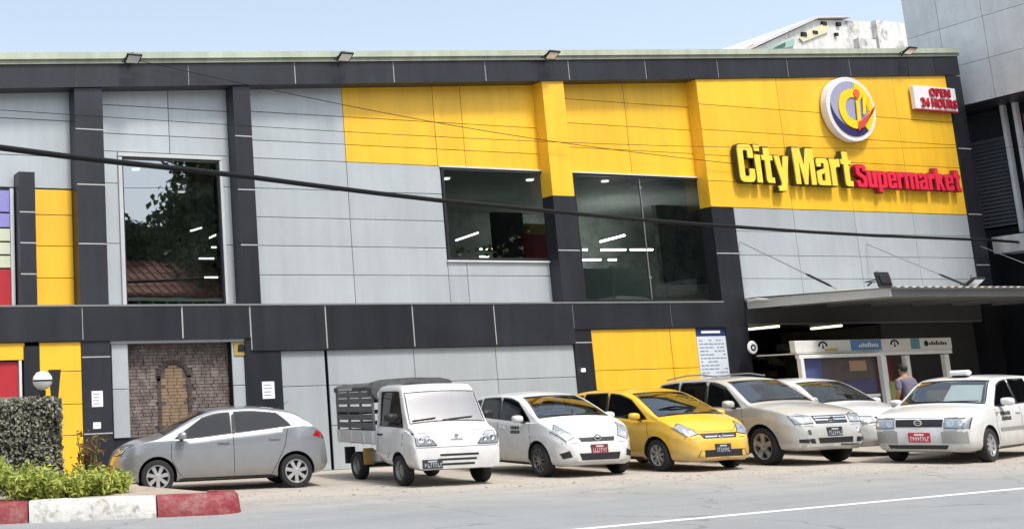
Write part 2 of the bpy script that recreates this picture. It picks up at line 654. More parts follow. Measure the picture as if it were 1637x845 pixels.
ROADM = road_mat()
edge = [(-200, 17.6), (3.0, 16.9), (7.6, 16.6)]
ex = np.linspace(7.6, 24, 60)
for i, x in enumerate(ex[1:]):
    y = np.interp(x, [7.6, 8.2, 12.3, 16.5, 20.0, 24], [16.8, 16.95, 16.1, 15.15, 13.6, 12.9])
    edge.append((x, y + rng.normal(0, 0.05) + 0.08 * math.sin(x * 2.3)))
edge.append((300, 12.9))
mb = MB()
pts = edge + [(300, -6), (-200, -6)]
n_ = len(pts)
mb.add([(x, y, 0.005) for x, y in pts], [tuple(range(n_))])
solo('road', mb, ROADM, kind='structure')
# painted line, worn
PAINT = M('road_paint', (0.74, 0.74, 0.72), 0.7, 0, 0.06, 4, col2=(0.42, 0.43, 0.43), c2s=9, c2t=0.66)
mb = MB()
for x0 in np.arange(-40, 80, 6.0):
    mb.box(x0, x0 + 5.99, 10.70, 10.80, 0.006, 0.009)
solo('road_line', mb, PAINT, kind='structure')

GRIT = M('grit', (.33, .29, .24), .95, 0, .3, 9)
mb = MB()
for i in range(900):
    x = rng.uniform(6.5, 22)
    y = np.interp(x, [7.6, 8.2, 12.3, 16.5, 20.0, 24], [16.8, 16.95, 16.1, 15.15, 13.6, 12.9]) + rng.normal(-.1, .55)
    r_ = rng.uniform(.006, .022)
    a_ = rng.uniform(0, PI)
    c_, d_ = math.cos(a_) * r_, math.sin(a_) * r_
    mb.add([(x + c_, y + d_, .005), (x - d_, y + c_, .005), (x - c_, y - d_, .005), (x + d_, y - c_, .005), (x, y, .005 + r_ * .8)], [(0, 1, 4), (1, 2, 4), (2, 3, 4), (3, 0, 4)])
solo('loose_grit', mb, GRIT, 'loose stones and grit along the dusty road edge', 'gravel', kind='stuff')
LEAFD = M('dry_litter', (.30, .22, .12), .9, 0, .4, 3)
mb = MB()
for i in range(70):
    x = rng.uniform(7.5, 22)
    y = np.interp(x, [7.6, 12.3, 16.5, 20.0, 24], [16.8, 16.1, 15.15, 13.6, 12.9]) + rng.uniform(-1.2, 2.5)
    r_ = rng.uniform(.02, .05)
    a_ = rng.uniform(0, PI)
    c_, d_ = math.cos(a_) * r_, math.sin(a_) * r_
    mb.add([(x + c_, y + d_, .008), (x - d_ * .5, y + c_ * .5, .02), (x - c_, y - d_, .01), (x + d_ * .5, y - c_ * .5, .016)], [(0, 1, 2), (0, 2, 3)])
solo('dry_leaves', mb, LEAFD, 'scattered dry leaves on the dusty parking ground', 'leaves', kind='stuff')

# traffic island with red and white kerb
KRED = M('kerb_red', (0.23, 0.025, 0.032), 0.65, 0, 0.3, 6, 0.6, 22, col2=(0.20, 0.10, 0.09), c2s=6, c2t=0.56)
KWHT = M('kerb_white', (0.52, 0.52, 0.49), 0.75, 0, 0.16, 5, 0.6, 22, col2=(0.27, 0.255, 0.23), c2s=6, c2t=0.57)
SOIL = M('island_soil', (0.36, 0.30, 0.24), 0.95, 0, 0.25, 4, 0.6, 25)
ka = Vector((4.21, 16.02, 0))
kd = (Vector((7.30, 14.98, 0)) - ka).normalized()
kn = Vector((-kd.y, kd.x, 0))            # towards the building


def kpt(s, t):
    q = ka + kd * s + kn * t
    return q.x, q.y


isl = thing('traffic_island', 'low traffic island edged with red and white painted kerb, holding shrubs', 'traffic island', (4.5, 17.2, 0))


def kerb_block(s0, s1, mat):
    q = MB()
    prof = [(0.0, 0.0), (0.03, 0.235), (0.08, 0.275), (0.30, 0.28), (0.30, 0.0)]
    nn = 14
    vs, fs = [], []
    for i in range(nn + 1):
        s_ = s0 + (s1 - s0) * i / nn
        for t, z in prof:
            w = 0.008 * math.sin(s_ * 7 + t * 9) + 0.004 * math.sin(s_ * 31)
            x, y = kpt(s_, t + w)
            vs.append((x, y, z + w * 0.6))
    k = len(prof)
    for i in range(nn):
        for j in range(k):
            fs.append((i * k + j, i * k + (j + 1) % k, (i + 1) * k + (j + 1) % k, (i + 1) * k + j))
    fs.append(tuple(range(k)))
    fs.append(tuple(nn * k + j for j in range(k))[::-1])
    q.add(vs, fs)
    return wpart('kerb_block', q, mat, isl, 50)


kerb_block(-3.4, -1.62, KWHT)
kerb_block(-1.6, 0.36, KRED)
kerb_block(0.38, 2.06, KWHT)
q = MB()       # rounded red end
vs, fs = [], []
prof = [(0.0, 0.0), (0.03, 0.235), (0.08, 0.275), (0.30, 0.28), (0.30, 0.0)]
path = [(2.08, 0, 0, -1), (2.5, 0, 0, -1), (2.75, 0, 0, -1)]
for a in range(0, 181, 15):
    r_ = math.radians(a - 90)
    path.append((2.82, 0.42, math.cos(r_), math.sin(r_)))
ring = []
for i, (s_, t_, cx, cy) in enumerate(path):
    for t, z in prof:
        if i < 3:
            x, y = kpt(s_, t)
        else:
            x, y = kpt(s_ + cx * (0.42 - t), t_ + cy * (0.42 - t))
        vs.append((x, y, z))
k = len(prof)
for i in range(len(path) - 1):
    for j in range(k):
        fs.append((i * k + j, i * k + (j + 1) % k, (i + 1) * k + (j + 1) % k, (i + 1) * k + j))
fs.append(tuple(range(k)))
fs.append(tuple((len(path) - 1) * k + j for j in range(k))[::-1])
q.add(vs, fs)
wpart('kerb_block', q, KRED, isl, 50)
q = MB()
pl = [kpt(-3.4, 0.29), kpt(2.8, 0.29), kpt(2.92, 0.42), kpt(2.8, 0.9), kpt(1.6, 3.4), kpt(-3.4, 3.4)]
q.prismz(pl, 0.0, 0.25)
wpart('soil_bed', q, SOIL, isl)

# ================================================================== the supermarket building
FY, RY = 22.30, 22.65          # front plane (columns, bands, sign wall) and recessed wall plane
bld = thing('supermarket_building', 'wide two-storey shop building clad in grey, yellow and charcoal panels', 'building', (20, 22.3, 0))


def zb(x):
    return 7.63 + 0.0759 * (x - 6.0)      # underside of the roof band


def zt(x):
    return 8.10 + 0.0783 * (x - 6.0)


GAP = 0.006


def panel(name, x0, x1, z0, z1, mat, y=RY, th=0.03, top=None):
    """one cladding panel, front face at y; top may be a function of x"""
    q = MB()
    g = GAP
    x0, x1, z0 = x0 + g, x1 - g, z0 + g
    za, zc = (z1 - g, z1 - g) if top is None else (top(x0), top(x1))
    b = 0.006
    vs = [(x0 + b, y, z0 + b), (x1 - b, y, z0 + b), (x1 - b, y, zc - b), (x0 + b, y, za - b),
          (x0, y + b, z0), (x1, y + b, z0), (x1, y + b, zc), (x0, y + b, za),
          (x0, y + th, z0), (x1, y + th, z0), (x1, y + th, zc), (x0, y + th, za)]
    fs = [(0, 1, 2, 3)]
    for o in (0, 4):
        fs += [(o + i, o + 4 + i, o + 4 + (i + 1) % 4, o + (i + 1) % 4) for i in range(4)]
    fs.append((11, 10, 9, 8))
    q.add(vs, fs)
    return wpart(name, q, mat, bld)


def grid(name, xs, zs, mat, y=RY, top=None, skip=None, th=0.03):
    for i in range(len(xs) - 1):
        for j in range(len(zs) - 1):
            if skip and skip((xs[i] + xs[i + 1]) / 2, (zs[j] + zs[j + 1]) / 2):
                continue
            last = top is not None and j == len(zs) - 2
            panel(name, xs[i], xs[i + 1], zs[j], zs[j + 1], mat, y, th, top if last else None)


# core walls behind the cladding (with openings for the windows)
WY0, WY1 = RY + 0.031, RY + 0.25
core = MB()


def cw(x0, x1, z0, z1):
    core.box(x0, x1, WY0, WY1, z0, z1)


W1 = (8.63, 10.77, 3.42, 6.42)
W2 = (16.40, 19.42, 4.42, 6.50)
W3 = (20.12, 24.28, 3.48, 6.50)
cw(-2, 8.63, 0, 7.55)
cw(8.63, 10.77, 6.42, 7.7)
cw(8.63, 10.77, 0, 3.42)
cw(10.77, 16.40, 0, 7.95)
cw(16.40, 19.42, 6.5, 8.35)
cw(16.40, 19.42, 0, 4.42)
cw(19.42, 20.12, 0, 8.5)
cw(20.12, 24.28, 6.5, 8.6)
cw(20.12, 24.28, 0, 3.48)
cw(24.28, 33.8, 2.85, 8.9)
cw(33.0, 33.8, 0, 2.85)
wpart('core_wall', core, BACK, bld)
q = MB()                        # rest of the block: side walls, roof, rear
q.box(-2, -1.7, WY1, 34, 0, 7.4)
q.box(33.4, 33.8, WY1, 34, 0, 9.4)
q.box(-2, 33.8, 34, 34.3, 0, 8.8)
wpart('rear_wall', q, M('rendered_wall', (0.4, 0.4, 0.38), 0.9), bld)
q = MB()
q.add([(-2, 22.4, zb(-2) + .15), (33.8, 22.4, zb(33.8) + .15), (33.8, 34.3, zb(33.8) - .1), (-2, 34.3, zb(-2) - .1),
       (-2, 22.4, zb(-2) + .25), (33.8, 22.4, zb(33.8) + .25), (33.8, 34.3, zb(33.8)), (-2, 34.3, zb(-2))],
      [(0, 1, 2, 3), (7, 6, 5, 4), (0, 4, 5, 1), (1, 5, 6, 2), (2, 6, 7, 3), (3, 7, 4, 0)])
wpart('roof', q, M('roof_sheet', (0.35, 0.37, 0.34), 0.6), bld)

# roof band: backing (shows as pale joints), panels, coping
q = MB()
q.prism([(-2, zb(-2) + .012), (33.83, zb(33.83) + .012), (33.83, zt(33.83)), (-2, zt(-2))], FY - 0.033, RY + 0.2)
wpart('roof_band_backing', q, JOINT, bld)
jx = [-2.0, 0.1, 2.6, 5.1, 7.55, 10.01, 12.53, 15.04, 17.54, 19.97, 22.36, 24.74, 27.19, 29.50, 31.75, 32.85, 33.85]
for a, b in zip(jx[:-1], jx[1:]):
    q = MB()
    g = 0.017 if a > 9 and b < 31.9 else 0.005
    q.prism([(a + g, zb(a + g)), (b - g, zb(b - g)), (b - g, zt(b - g)), (a + g, zt(a + g))], FY - 0.05, FY - 0.0335)
    wpart('roof_band_panel', q, DARK, bld)
q = MB()
q.prism([(-2, zb(-2)), (33.83, zb(33.83)), (33.83, zb(33.83) + .011), (-2, zb(-2) + .011)], FY - 0.033, RY - 0.001)
wpart('soffit', q, DARK, bld)
q = MB()
q.prism([(-2, zt(-2) + .001), (33.87, zt(33.87) + .001), (33.87, zt(33.87) + .09), (-2, zt(-2) + .09)], FY - 0.09, RY + 0.3)
wpart('coping', q, TRIMD, bld)
q = MB()
q.prism([(-2, zt(-2) + .091), (33.9, zt(33.9) + .091), (33.9, zt(33.9) + .225), (-2, zt(-2) + .225)], FY - 0.13, RY + 0.34)
wpart('coping', q, TRIM, bld)
q = MB()
q.box(33.3, 33.86, FY - 0.03, RY + 0.3, 0, zb(33.3))
wpart('corner_column', q, DARK, bld)
for z in (4.35, 5.75, 7.6):
    q = MB()
    q.box(33.31, 33.85, FY - 0.033, FY - 0.0303, z, z + 0.025)
    wpart('joint_strip', q, JOINT, bld)

# --- upper storey cladding, bay by bay
zs_u = [3.42, 4.05, 4.67, 5.28, 5.90, 6.55, 6.94, 7.57]
grid('grey_panel', [-2, 0.6, 3.3, 5.98, 7.53], [5.75, 6.40, 7.14, 7.6], GREY, top=zb)
grid('grey_panel', [8.10, 9.69, 11.05], [6.56, 6.93, 7.53, 7.8], GREY, top=zb)
grid('grey_panel', [8.10, 8.53], [3.42, 4.67, 5.90, 6.56], GREY)
grid('grey_panel', [10.83, 11.05], [3.42, 4.67, 5.90, 6.56], GREY)
grid('grey_panel', [11.42, 13.90], zs_u + [8.1], GREY, top=zb)
grid('grey_panel', [13.90, 16.35], [3.42, 4.05, 4.67, 5.28, 5.90, 6.55], GREY)
grid('yellow_panel', [13.90, 16.30, 17.07, 19.20], [6.55, 6.94, 7.57, 8.1], YEL, top=zb)
grid('grey_panel', [16.35, 16.86, 19.20], [3.42, 4.05, 4.38], GREY)
grid('yellow_panel', [19.78, 21.95, 24.05], [6.53, 7.15, 7.75, 8.35, 8.6], YEL, top=zb)
# left bay, lower part of the upper storey
grid('yellow_panel', [6.68, 7.53], [3.38, 3.97, 4.60, 5.22, 5.73], YEL)
BLUP = M('lavender_board', (0.25, 0.24, 0.55), 0.6)
CREP = M('cream_board', (0.55, 0.58, 0.44), 0.6)
REDP = M('red_board', (0.40, 0.018, 0.03), 0.55)
for (z0, z1, m) in ((5.25, 5.68, BLUP), (4.95, 5.23, BLUP), (4.68, 4.93, CREP), (4.42, 4.66, CREP), (4.16, 4.40, CREP), (3.40, 4.14, REDP)):
    panel('display_board', 2.0, 6.24, z0, z1, m, RY - 0.03)
q = MB()
q.box(6.24, 6.31, RY - 0.06, RY, 3.37, 5.72)
q.box(1.9, 6.24, RY - 0.06, RY, 3.37, 3.40)
wpart('window_frame', q, WFR, bld)
grid('charcoal_panel', [-2, 1.9], [3.4, 5.73], DARK)


def column(x0, x1, z0, z1, joints=(), mat=DARK, y=FY, top=None):
    q = MB()
    za, zc = (z1, z1) if top is None else (top(x0) - .002, top(x1) - .002)
    q.prism([(x0, z0), (x1, z0), (x1, zc), (x0, za)], y, RY + 0.02)
    c = wpart('column', q, mat, bld)
    for j in joints:
        q = MB()
        q.box(x0 + 0.004, x1 - 0.004, y - 0.004, y - 0.0005, j, j + 0.022)
        wpart('joint_strip', q, JOINT, c)
    return c


column(7.52, 8.11, 0, 0, (0.95, 2.40, 4.60, 5.78, 6.90), top=zb)
column(6.34, 6.66, 3.42, 6.0, (4.0, 4.6, 5.2))
column(11.04, 11.44, 3.42, 0, (4.62, 5.78, 6.92), top=zb)
column(19.17, 19.80, 3.42, 5.89, (4.60,))
column(19.17, 19.80, 5.892, 0, (), YEL, top=zb)
column(24.0, 24.73, 2.82, 5.738, (4.58,))
# joint lines on the yellow pilaster
# sign wall: yellow above, grey below, on the front plane
szs = [5.745, 6.40, 7.05, 7.70, 8.35, 9.0]
grid('yellow_panel', [24.0, 26.75, 28.93, 31.12, 33.295], szs, YEL, FY, top=lambda x: zb(x) - .003)
grid('grey_panel', [24.735, 26.75, 28.93, 31.12, 33.295], [3.40, 3.97, 4.55, 5.15, 5.74], GREY, FY)
q = MB()
q.box(24.0, 24.02, FY + 0.031, RY, 5.745, zb(24.0) - .01)
wpart('pilaster_return', q, YEL, bld)
q = MB()
q.box(24.02, 33.3, FY + 0.034, RY + 0.03, 2.86, 8.9)
wpart('sign_wall_core', q, BACK, bld)

# --- band between the storeys
bx = [(-2, 1.0, 2.73), (1.0, 4.2, 2.73), (4.2, 7.55, 2.73), (7.55, 9.65, 2.73), (9.65, 11.16, 2.73), (11.16, 12.92, 2.47), (12.92, 15.07, 2.47), (15.07, 17.21, 2.47),
      (17.21, 19.40, 2.47), (19.40, 22.31, 2.80), (22.31, 24.0, 2.80)]
q = MB()
for a, b, z in bx:
    q.box(a, b, FY - 0.013, RY + 0.02, z + .012, 3.38)
wpart('storey_band_backing', q, JOINT, bld)
for i, (a, b, z) in enumerate(bx):
    g = 0.020 if 9 < b < 18 else 0.012
    ga = 0.020 if 9 < a < 18 else 0.012
    q = MB()
    q.box(a + (ga if i else 0), b - g, FY - 0.03, FY - 0.0135, z, 3.372)
    wpart('storey_band_panel', q, DARK, bld)
q = MB()
q.box(-2, 24.0, FY - 0.04, RY - 0.002, 3.381, 3.415)
wpart('band_ledge', q, M('band_ledge', (0.20, 0.20, 0.20), 0.6), bld)
q = MB()
for a, b, z in bx:
    q.box(a + .001, b - .001, FY - 0.03, RY - 0.002, z - 0.012, z - 0.0005)
wpart('band_soffit', q, DARK, bld)

# --- ground floor
column(-2, -1.2, 0, 2.71)
grid('yellow_panel', [-1.2, 1.5, 4.4], [0, 1.0, 1.62, 2.38, 2.715], YEL, FY + 0.02)
grid('yellow_panel', [4.4, 6.4], [2.38, 2.715], YEL, FY + 0.02)
grid('yellow_panel', [6.68, 7.52], [0, 0.95, 1.53, 2.15, 2.715], YEL, FY + 0.02)
grid('yellow_panel', [4.4, 6.4], [0, 1.55], YEL, FY + 0.02)
panel('red_board', 4.45, 6.28, 1.56, 2.37, REDP, FY + 0.08)
q = MB()
q.box(6.28, 6.33, FY + 0.02, FY + 0.1, 1.55, 2.38)
wpart('window_frame', q, WFR, bld)
column(6.37, 6.68, 0, 2.64, (), y=FY + 0.005)
# bay with brick infill
grid('grey_panel', [8.15, 8.50], [0.85, 1.78, 2.715], GREY, FY + 0.06)
grid('grey_panel', [10.74, 11.02], [0.85, 1.78, 2.715], GREY, FY + 0.06)
q = MB()
q.box(8.11, 11.2, FY + 0.1, RY, 0, 0.845)
wpart('plinth', q, DARK, bld)
column(11.02, 11.20, 0, 2.71, ())
q = MB()
q.box(8.11, 11.04, FY + 0.02, RY, 2.66, 2.714)
wpart('lintel', q, GREY, bld)
MORT = M('mortar', (0.09, 0.08, 0.075), 0.95)
q = MB()
q.box(8.48, 10.76, RY - 0.055, RY + 0.03, 0.846, 2.66)
wpart('mortar_bed', q, MORT, bld)
BR1 = M('dark_brick', (0.145, 0.112, 0.098), 0.85, 0, 0.35, 5, 0.5, 60, col2=(0.22, 0.19, 0.175), c2s=6, c2t=0.52)
BR2 = M('tan_brick', (0.25, 0.17, 0.105), 0.85, 0, 0.25, 7, 0.5, 60)
BR3 = M('dark_arch_brick', (0.07, 0.055, 0.05), 0.85, 0, 0.25, 7, 0.5, 60)
qd, qt, qa = MB(), MB(), MB()
AX, AZ, AR = 9.54, 1.98, 0.29


def in_arch(x, z, r):
    return (abs(x - AX) < r and z < AZ) or math.hypot(x - AX, (z - AZ) * 1.05) < r


row = 0
z = 0.85
while z < 2.64:
    x = 8.48 - rng.uniform(0, 0.19)
    while x < 10.76:
        a, b = max(x, 8.485), min(x + 0.19, 10.755)
        if b - a > 0.03:
            cx, cz = (a + b) / 2, z + 0.03
            py = RY - 0.07 - rng.uniform(0, 0.012)
            if in_arch(cx, cz, AR):
                qt.box(a + .004, b - .004, RY - 0.062, RY - 0.05, z, z + 0.056)
            elif not in_arch(cx, cz, AR + 0.07):
                qd.box(a + .002, b - .002, py, RY - 0.05, z, z + 0.056)
        x += 0.2
    z += 0.066
    row += 1
for i in range(15):
    t = PI * i / 14
    c, s_ = math.cos(t), math.sin(t)
    p = [(AX + c * AR * .99, AZ + s_ * AR * .95), (AX + c * (AR + .085), AZ + s_ * (AR + .085) * .95)]
    t2 = t + PI / 14 * .85
    c, s_ = math.cos(t2), math.sin(t2)
    p += [(AX + c * (AR + .085), AZ + s_ * (AR + .085) * .95), (AX + c * AR * .99, AZ + s_ * AR * .95)]
    qa.prism(p, RY - 0.085, RY - 0.05)
for sgn in (-1, 1):
    z = 0.86
    while z < AZ - 0.05:
        qa.box(AX + sgn * (AR + .04) - .04, AX + sgn * (AR + .04) + .04, RY - 0.085, RY - 0.05, z, z + 0.12)
        z += 0.13
for nm, qq, mm in (('brick_infill', qd, BR1), ('arch_infill', qt, BR2), ('arch_surround', qa, BR3)):
    o = wpart(nm, qq, mm, bld)
    o['kind'] = 'stuff'
column(11.20, 11.83, 0, 2.45, (1.0,))
grid('grey_panel', [11.83, 12.88], [0, 1.72, 2.455], GREY, FY + 0.05)
grid('grey_panel', [12.94, 15.07, 17.21, 19.38], [0, 0.9, 1.72, 2.455], GREY, FY + 0.05)
column(19.38, 19.88, 0, 2.78, (2.48,))
grid('yellow_panel', [19.90, 22.25, 23.06], [0, 0.7, 1.24, 1.84, 2.785], YEL, FY + 0.02)
column(23.06, 24.0, 0, 2.785, (), y=FY + 0.06)
column(24.0, 24.73, 0, 2.815, (1.4,))
q = MB()
q.box(19.5, 19.56, FY - 0.06, FY - .001, 1.83, 1.90)
wpart('wall_light', q, SPOT, bld)


# --- windows
def window(x0, x1, z0, z1, fmat, gmat, mull=(), fw=0.05, y=RY + 0.02):
    q = MB()
    q.box(x0 - .02, x0 + fw, y - .05, y + .06, z0 - .02, z1 + .02)
    q.box(x1 - fw, x1 + .02, y - .05, y + .06, z0 - .02, z1 + .02)
    q.box(x0 + fw, x1 - fw, y - .05, y + .06, z0 - .02, z0 + fw)
    q.box(x0 + fw, x1 - fw, y - .05, y + .06, z1 - fw, z1 + .02)
    w = wpart('window', q, fmat, bld)
    xs = [x0 + fw] + list(mull) + [x1 - fw]
    for a, b in zip(xs[:-1], xs[1:]):
        q = MB()
        q.box(a + (.0 if a == xs[0] else .006), b - (.0 if b == xs[-1] else .006), y, y + .012, z0 + fw, z1 - fw)
        wpart('pane', q, gmat, w)
    return w


window(8.60, 10.79, 3.42, 6.44, BLK, SGR, (), 0.03)
q = MB()
q.box(8.52, 8.60, RY - 0.05, RY + 0.02, 3.42, 6.44)
q.box(10.79, 10.85, RY - 0.05, RY + 0.02, 3.42, 6.44)
q.box(8.52, 10.85, RY - 0.05, RY + 0.02, 6.462, 6.54)
wpart('window_surround', q, M('dull_frame', (.48, .50, .50), .5), bld)
window(16.38, 19.44, 4.42, 6.50, BLK, SGL, (), 0.04)
q = MB()
q.box(16.32, 19.2, RY - 0.03, RY + 0.02, 6.525, 6.56)
wpart('window_head', q, WFR, bld)
q = MB()
q.box(16.32, 19.2, RY - 0.05, RY + 0.02, 4.36, 4.395)
wpart('window_sill', q, WFR, bld)
window(20.10, 24.24, 3.46, 6.50, BLK, SGL, (22.16,), 0.035)
q = MB()
q.box(24.262, 24.30, RY - 0.06, RY + 0.02, 3.46, 6.52)
q.box(19.8, 24.30, RY - 0.05, RY + 0.02, 6.521, 6.55)
wpart('window_surround', q, WFR, bld)
q = MB()
q.box(22.148, 22.172, RY + .008, RY + .05, 3.50, 6.46)
wpart('mullion', q, STEEL, bld)
for z in (4.0, 6.2):
    q = MB()
    q.box(22.12, 22.2, RY - .005, RY + .0075, z, z + .05)
    wpart('glass_clamp', q, STEEL, bld)

# --- sales floor seen through the glass
INT = M('shop_interior', (0.50, 0.54, 0.52), 0.8, col2=(0.30, 0.32, 0.31), c2s=0.8)
INC = M('shop_ceiling', (0.34, 0.355, 0.355), 0.8)
q = MB()
q.box(-1.5, 33.3, WY1 + .02, 33.5, 3.30, 3.40)
wpart('upper_floor', q, INT, bld)
q = MB()
q.box(-1.5, 33.3, WY1 + .02, 33.5, 6.70, 6.80)
wpart('ceiling', q, INC, bld)
q = MB()
q.box(-1.5, 33.3, 29.6, 29.7, 3.4, 6.70)
wpart('inner_wall', q, INT, bld)


def tube_light(p0, p1, Z, r=0.024):
    a, b = atZ(*p0, Z), atZ(*p1, Z)
    q = MB()
    q.tube([a, b], r, 6)
    w = wpart('ceiling_light', q, TUBE if p0[0] > 900 else M('dimmer_tube', (1.0, 0.97, 0.88), emit=5.0), bld)
    return w


for a, b, Z in (((932, 399), (938, 399), 5.35), ((960, 386), (998, 376), 5.6), ((961, 399.5), (1000, 399), 5.35), ((1008, 399), (1043, 399), 5.35), ((1050, 399), (1066, 399), 5.35),
                ((932, 415), (960, 415), 5.2), ((973, 415), (985, 415), 5.2), ((729, 384), (764, 372), 5.6), ((767, 398), (790, 398), 5.3), ((767, 410), (781, 410), 5.1),
                ((318, 413), (342, 413), 5.15), ((338, 395), (353, 395), 5.4), ((327, 443), (354, 443), 4.6), ((349, 428), (354, 428), 4.8), ((305, 369), (322, 364), 5.7), ((335, 380), (352, 372), 5.6)):
    tube_light(a, b, Z)
for px, py in ((713, 285), (847, 287), (967, 289), (1113, 347), (217, 270), (290, 306), (927, 374), (990, 369), (1056, 370)):
    p = atZ(px, py, 6.69)
    q = MB()
    q.lathe_z([(0.001, -.03), (0.09, -.03), (0.10, 0.0)], 12, p)
    wpart('downlight', q, SPOT, bld)


def ibox(name, px0, px1, py0, py1, Y, d, mat):
    a, b = atY(px0, py1, Y), atY(px1, py0, Y)
    q = MB()
    q.box(min(a.x, b.x), max(a.x, b.x), Y, Y + d, max(3.41, min(a.z, b.z)), max(a.z, b.z))
    return wpart(name, q, mat, bld)


ibox('inner_board', 842, 884, 358, 372, 24.2, .1, M('ochre_board', (0.30, 0.22, 0.03), .7))
ibox('inner_board', 842, 886, 374, 420, 24.2, .1, M('crimson_board', (0.25, 0.02, 0.03), .7))
ibox('inner_partition', 795, 835, 340, 420, 25.5, .15, M('dark_partition', (0.05, 0.052, 0.05), .7))
ibox('inner_partition', 1062, 1130, 330, 455, 25.2, .15, M('grey_partition', (0.50, 0.51, 0.48), .7, col2=(0.25, 0.25, 0.24), c2s=2.5))
ibox('inner_board', 326, 350, 417, 435, 24.5, .1, M('brown_board', (0.25, 0.18, 0.1), .7))
ibox('inner_counter', 935, 1060, 430, 480, 26.5, .6, M('pale_counter', (0.45, 0.52, 0.50), .7))
a = atY(982, 470, 25.0)
q = MB()
q.tube([(a.x, 25, 3.4), (a.x, 25, a.z + 0.75)], 0.05, 8)
wpart('inner_post', q, M('inner_post', (0.5, 0.5, 0.48), .6), bld)
q = MB()
q.lathe_z([(1.0, 0.0), (0.95, .2), (0.6, .33), (0.2, .38), (0.001, .38)], 20, (a.x + 0.3, 25.2, 3.42))
wpart('inner_display_dome', q, M('pale_dome', (0.45, 0.5, 0.48), .6), bld, 40)
CLT = [M('clutter_%d' % i, c, .7) for i, c in enumerate(((0.5, 0.45, 0.25), (0.3, 0.25, 0.12), (0.45, 0.46, 0.42), (0.12, 0.2, 0.1)))]
for i in range(26):
    px, py = rng.uniform(728, 812), rng.uniform(392, 414)
    a = atY(px, py, 23.6 + rng.uniform(0, .8))
    q = MB()
    r_ = rng.uniform(.03, .07)
    q.lathe_z([(0.001, -r_), (r_ * .8, -r_ * .5), (r_, 0), (r_ * .7, r_ * .6), (0.001, r_ * .9)], 7, a)
    wpart('goods', q, CLT[i % 4], bld)

# --- entrance recess below the canopy
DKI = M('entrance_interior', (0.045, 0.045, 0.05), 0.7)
grid('grey_panel', [24.735, 26.3, 28.0, 29.8, 31.5, 33.295], [2.82, 3.39], M('lintel_shaded_grey', (0.20, 0.21, 0.22), 0.45, rnd=0.05), FY + 0.04)  # grey cladding in a darker copy: shade below the canopy put into its colour
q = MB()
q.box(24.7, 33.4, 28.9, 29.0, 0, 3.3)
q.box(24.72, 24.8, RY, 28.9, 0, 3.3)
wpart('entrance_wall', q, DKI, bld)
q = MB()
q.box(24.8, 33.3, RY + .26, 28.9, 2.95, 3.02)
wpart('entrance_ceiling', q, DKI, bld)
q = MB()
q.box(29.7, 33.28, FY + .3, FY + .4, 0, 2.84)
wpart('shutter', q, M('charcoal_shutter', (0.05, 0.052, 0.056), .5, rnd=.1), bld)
for p0, p1 in (((1195, 526), (1245, 521)), ((1297, 525), (1345, 520))):
    a = atZ(*p0, 2.88)
    b = atZ(*p1, 2.88)
    q = MB()
    q.tube([a, b], 0.035, 6)
    wpart('ceiling_light', q, M('warm_tube', (1.0, .88, .60), emit=1.4), bld)
for i in range(18):
    px, py = rng.uniform(1205, 1370), rng.uniform(535, 600)
    a = atY(px, py, 27 + rng.uniform(0, 1))
    q = MB()
    q.box(a.x - .15, a.x + .15, a.y, a.y + .2, a.z - .08, a.z + .08)
    wpart('goods', q, CLT[i % 4], bld)

# ================================================================== things fixed to the building
# --- big letters
LY = M('letter_face_yellow', (0.87, 0.64, 0.08), 0.35)
LD = M('letter_side_black', (0.03, 0.024, 0.012), 0.5)
LR = M('letter_face_red', (0.74, 0.03, 0.07), 0.35)
LRD = M('letter_side_red', (0.22, 0.008, 0.015), 0.5)


def letter_sign(text, x0, x1, z0, z1, face, side, depth, label, bold, yoff=0.05):
    t = thing('sign_lettering', label, 'sign', ((x0 + x1) / 2, FY - yoff, z0))
    A = block_text(text, x1 - x0, z1 - z0, depth, bold)
    Bm = block_text(text, x1 - x0, z1 - z0, 0.03, -0.004)
    for a, b in zip(A, Bm):
        a.materials.append(side)
        b.materials.append(face)
        o = link('letter', a, t, (-(x1 - x0) / 2, 0, 0))
        link('letter_face', b, o, (0, -depth - 0.002, 0))
    return t


letter_sign('City Mart', 24.86, 28.80, 6.36, 7.33, LY, LD, 0.13, 'large raised yellow City Mart letters with black sides on the yellow wall', 0.022)
letter_sign('Supermarket', 28.98, 32.98, 6.36, 6.96, LR, LRD, 0.11, 'raised red Supermarket letters on the yellow wall', 0.016)

# --- round emblem
EM = thing('round_emblem', 'large round white-rimmed emblem with yellow and navy shapes above the letters', 'sign', (29.08, FY - 0.05, 8.45))
RX, RZ = 0.90, 0.87


def disc_poly(r, n=48, a0=0, a1=2 * PI):
    return [(RX * r * math.cos(a0 + (a1 - a0) * i / n), RZ * r * math.sin(a0 + (a1 - a0) * i / n)) for i in range(n)]


def ring_poly(mb_, r0, r1, a0, a1, y0, y1, n=30, c=(0, 0)):
    for i in range(n):
        t0, t1 = a0 + (a1 - a0) * i / n, a0 + (a1 - a0) * (i + 1) / n
        ra = r0(t0) if callable(r0) else r0
        rb = r0(t1) if callable(r0) else r0
        mb_.prism([(c[0] + RX * ra * math.cos(t0), c[1] + RZ * ra * math.sin(t0)), (c[0] + RX * r1 * math.cos(t0), c[1] + RZ * r1 * math.sin(t0)),
                   (c[0] + RX * r1 * math.cos(t1), c[1] + RZ * r1 * math.sin(t1)), (c[0] + RX * rb * math.cos(t1), c[1] + RZ * rb * math.sin(t1))], y0, y1)


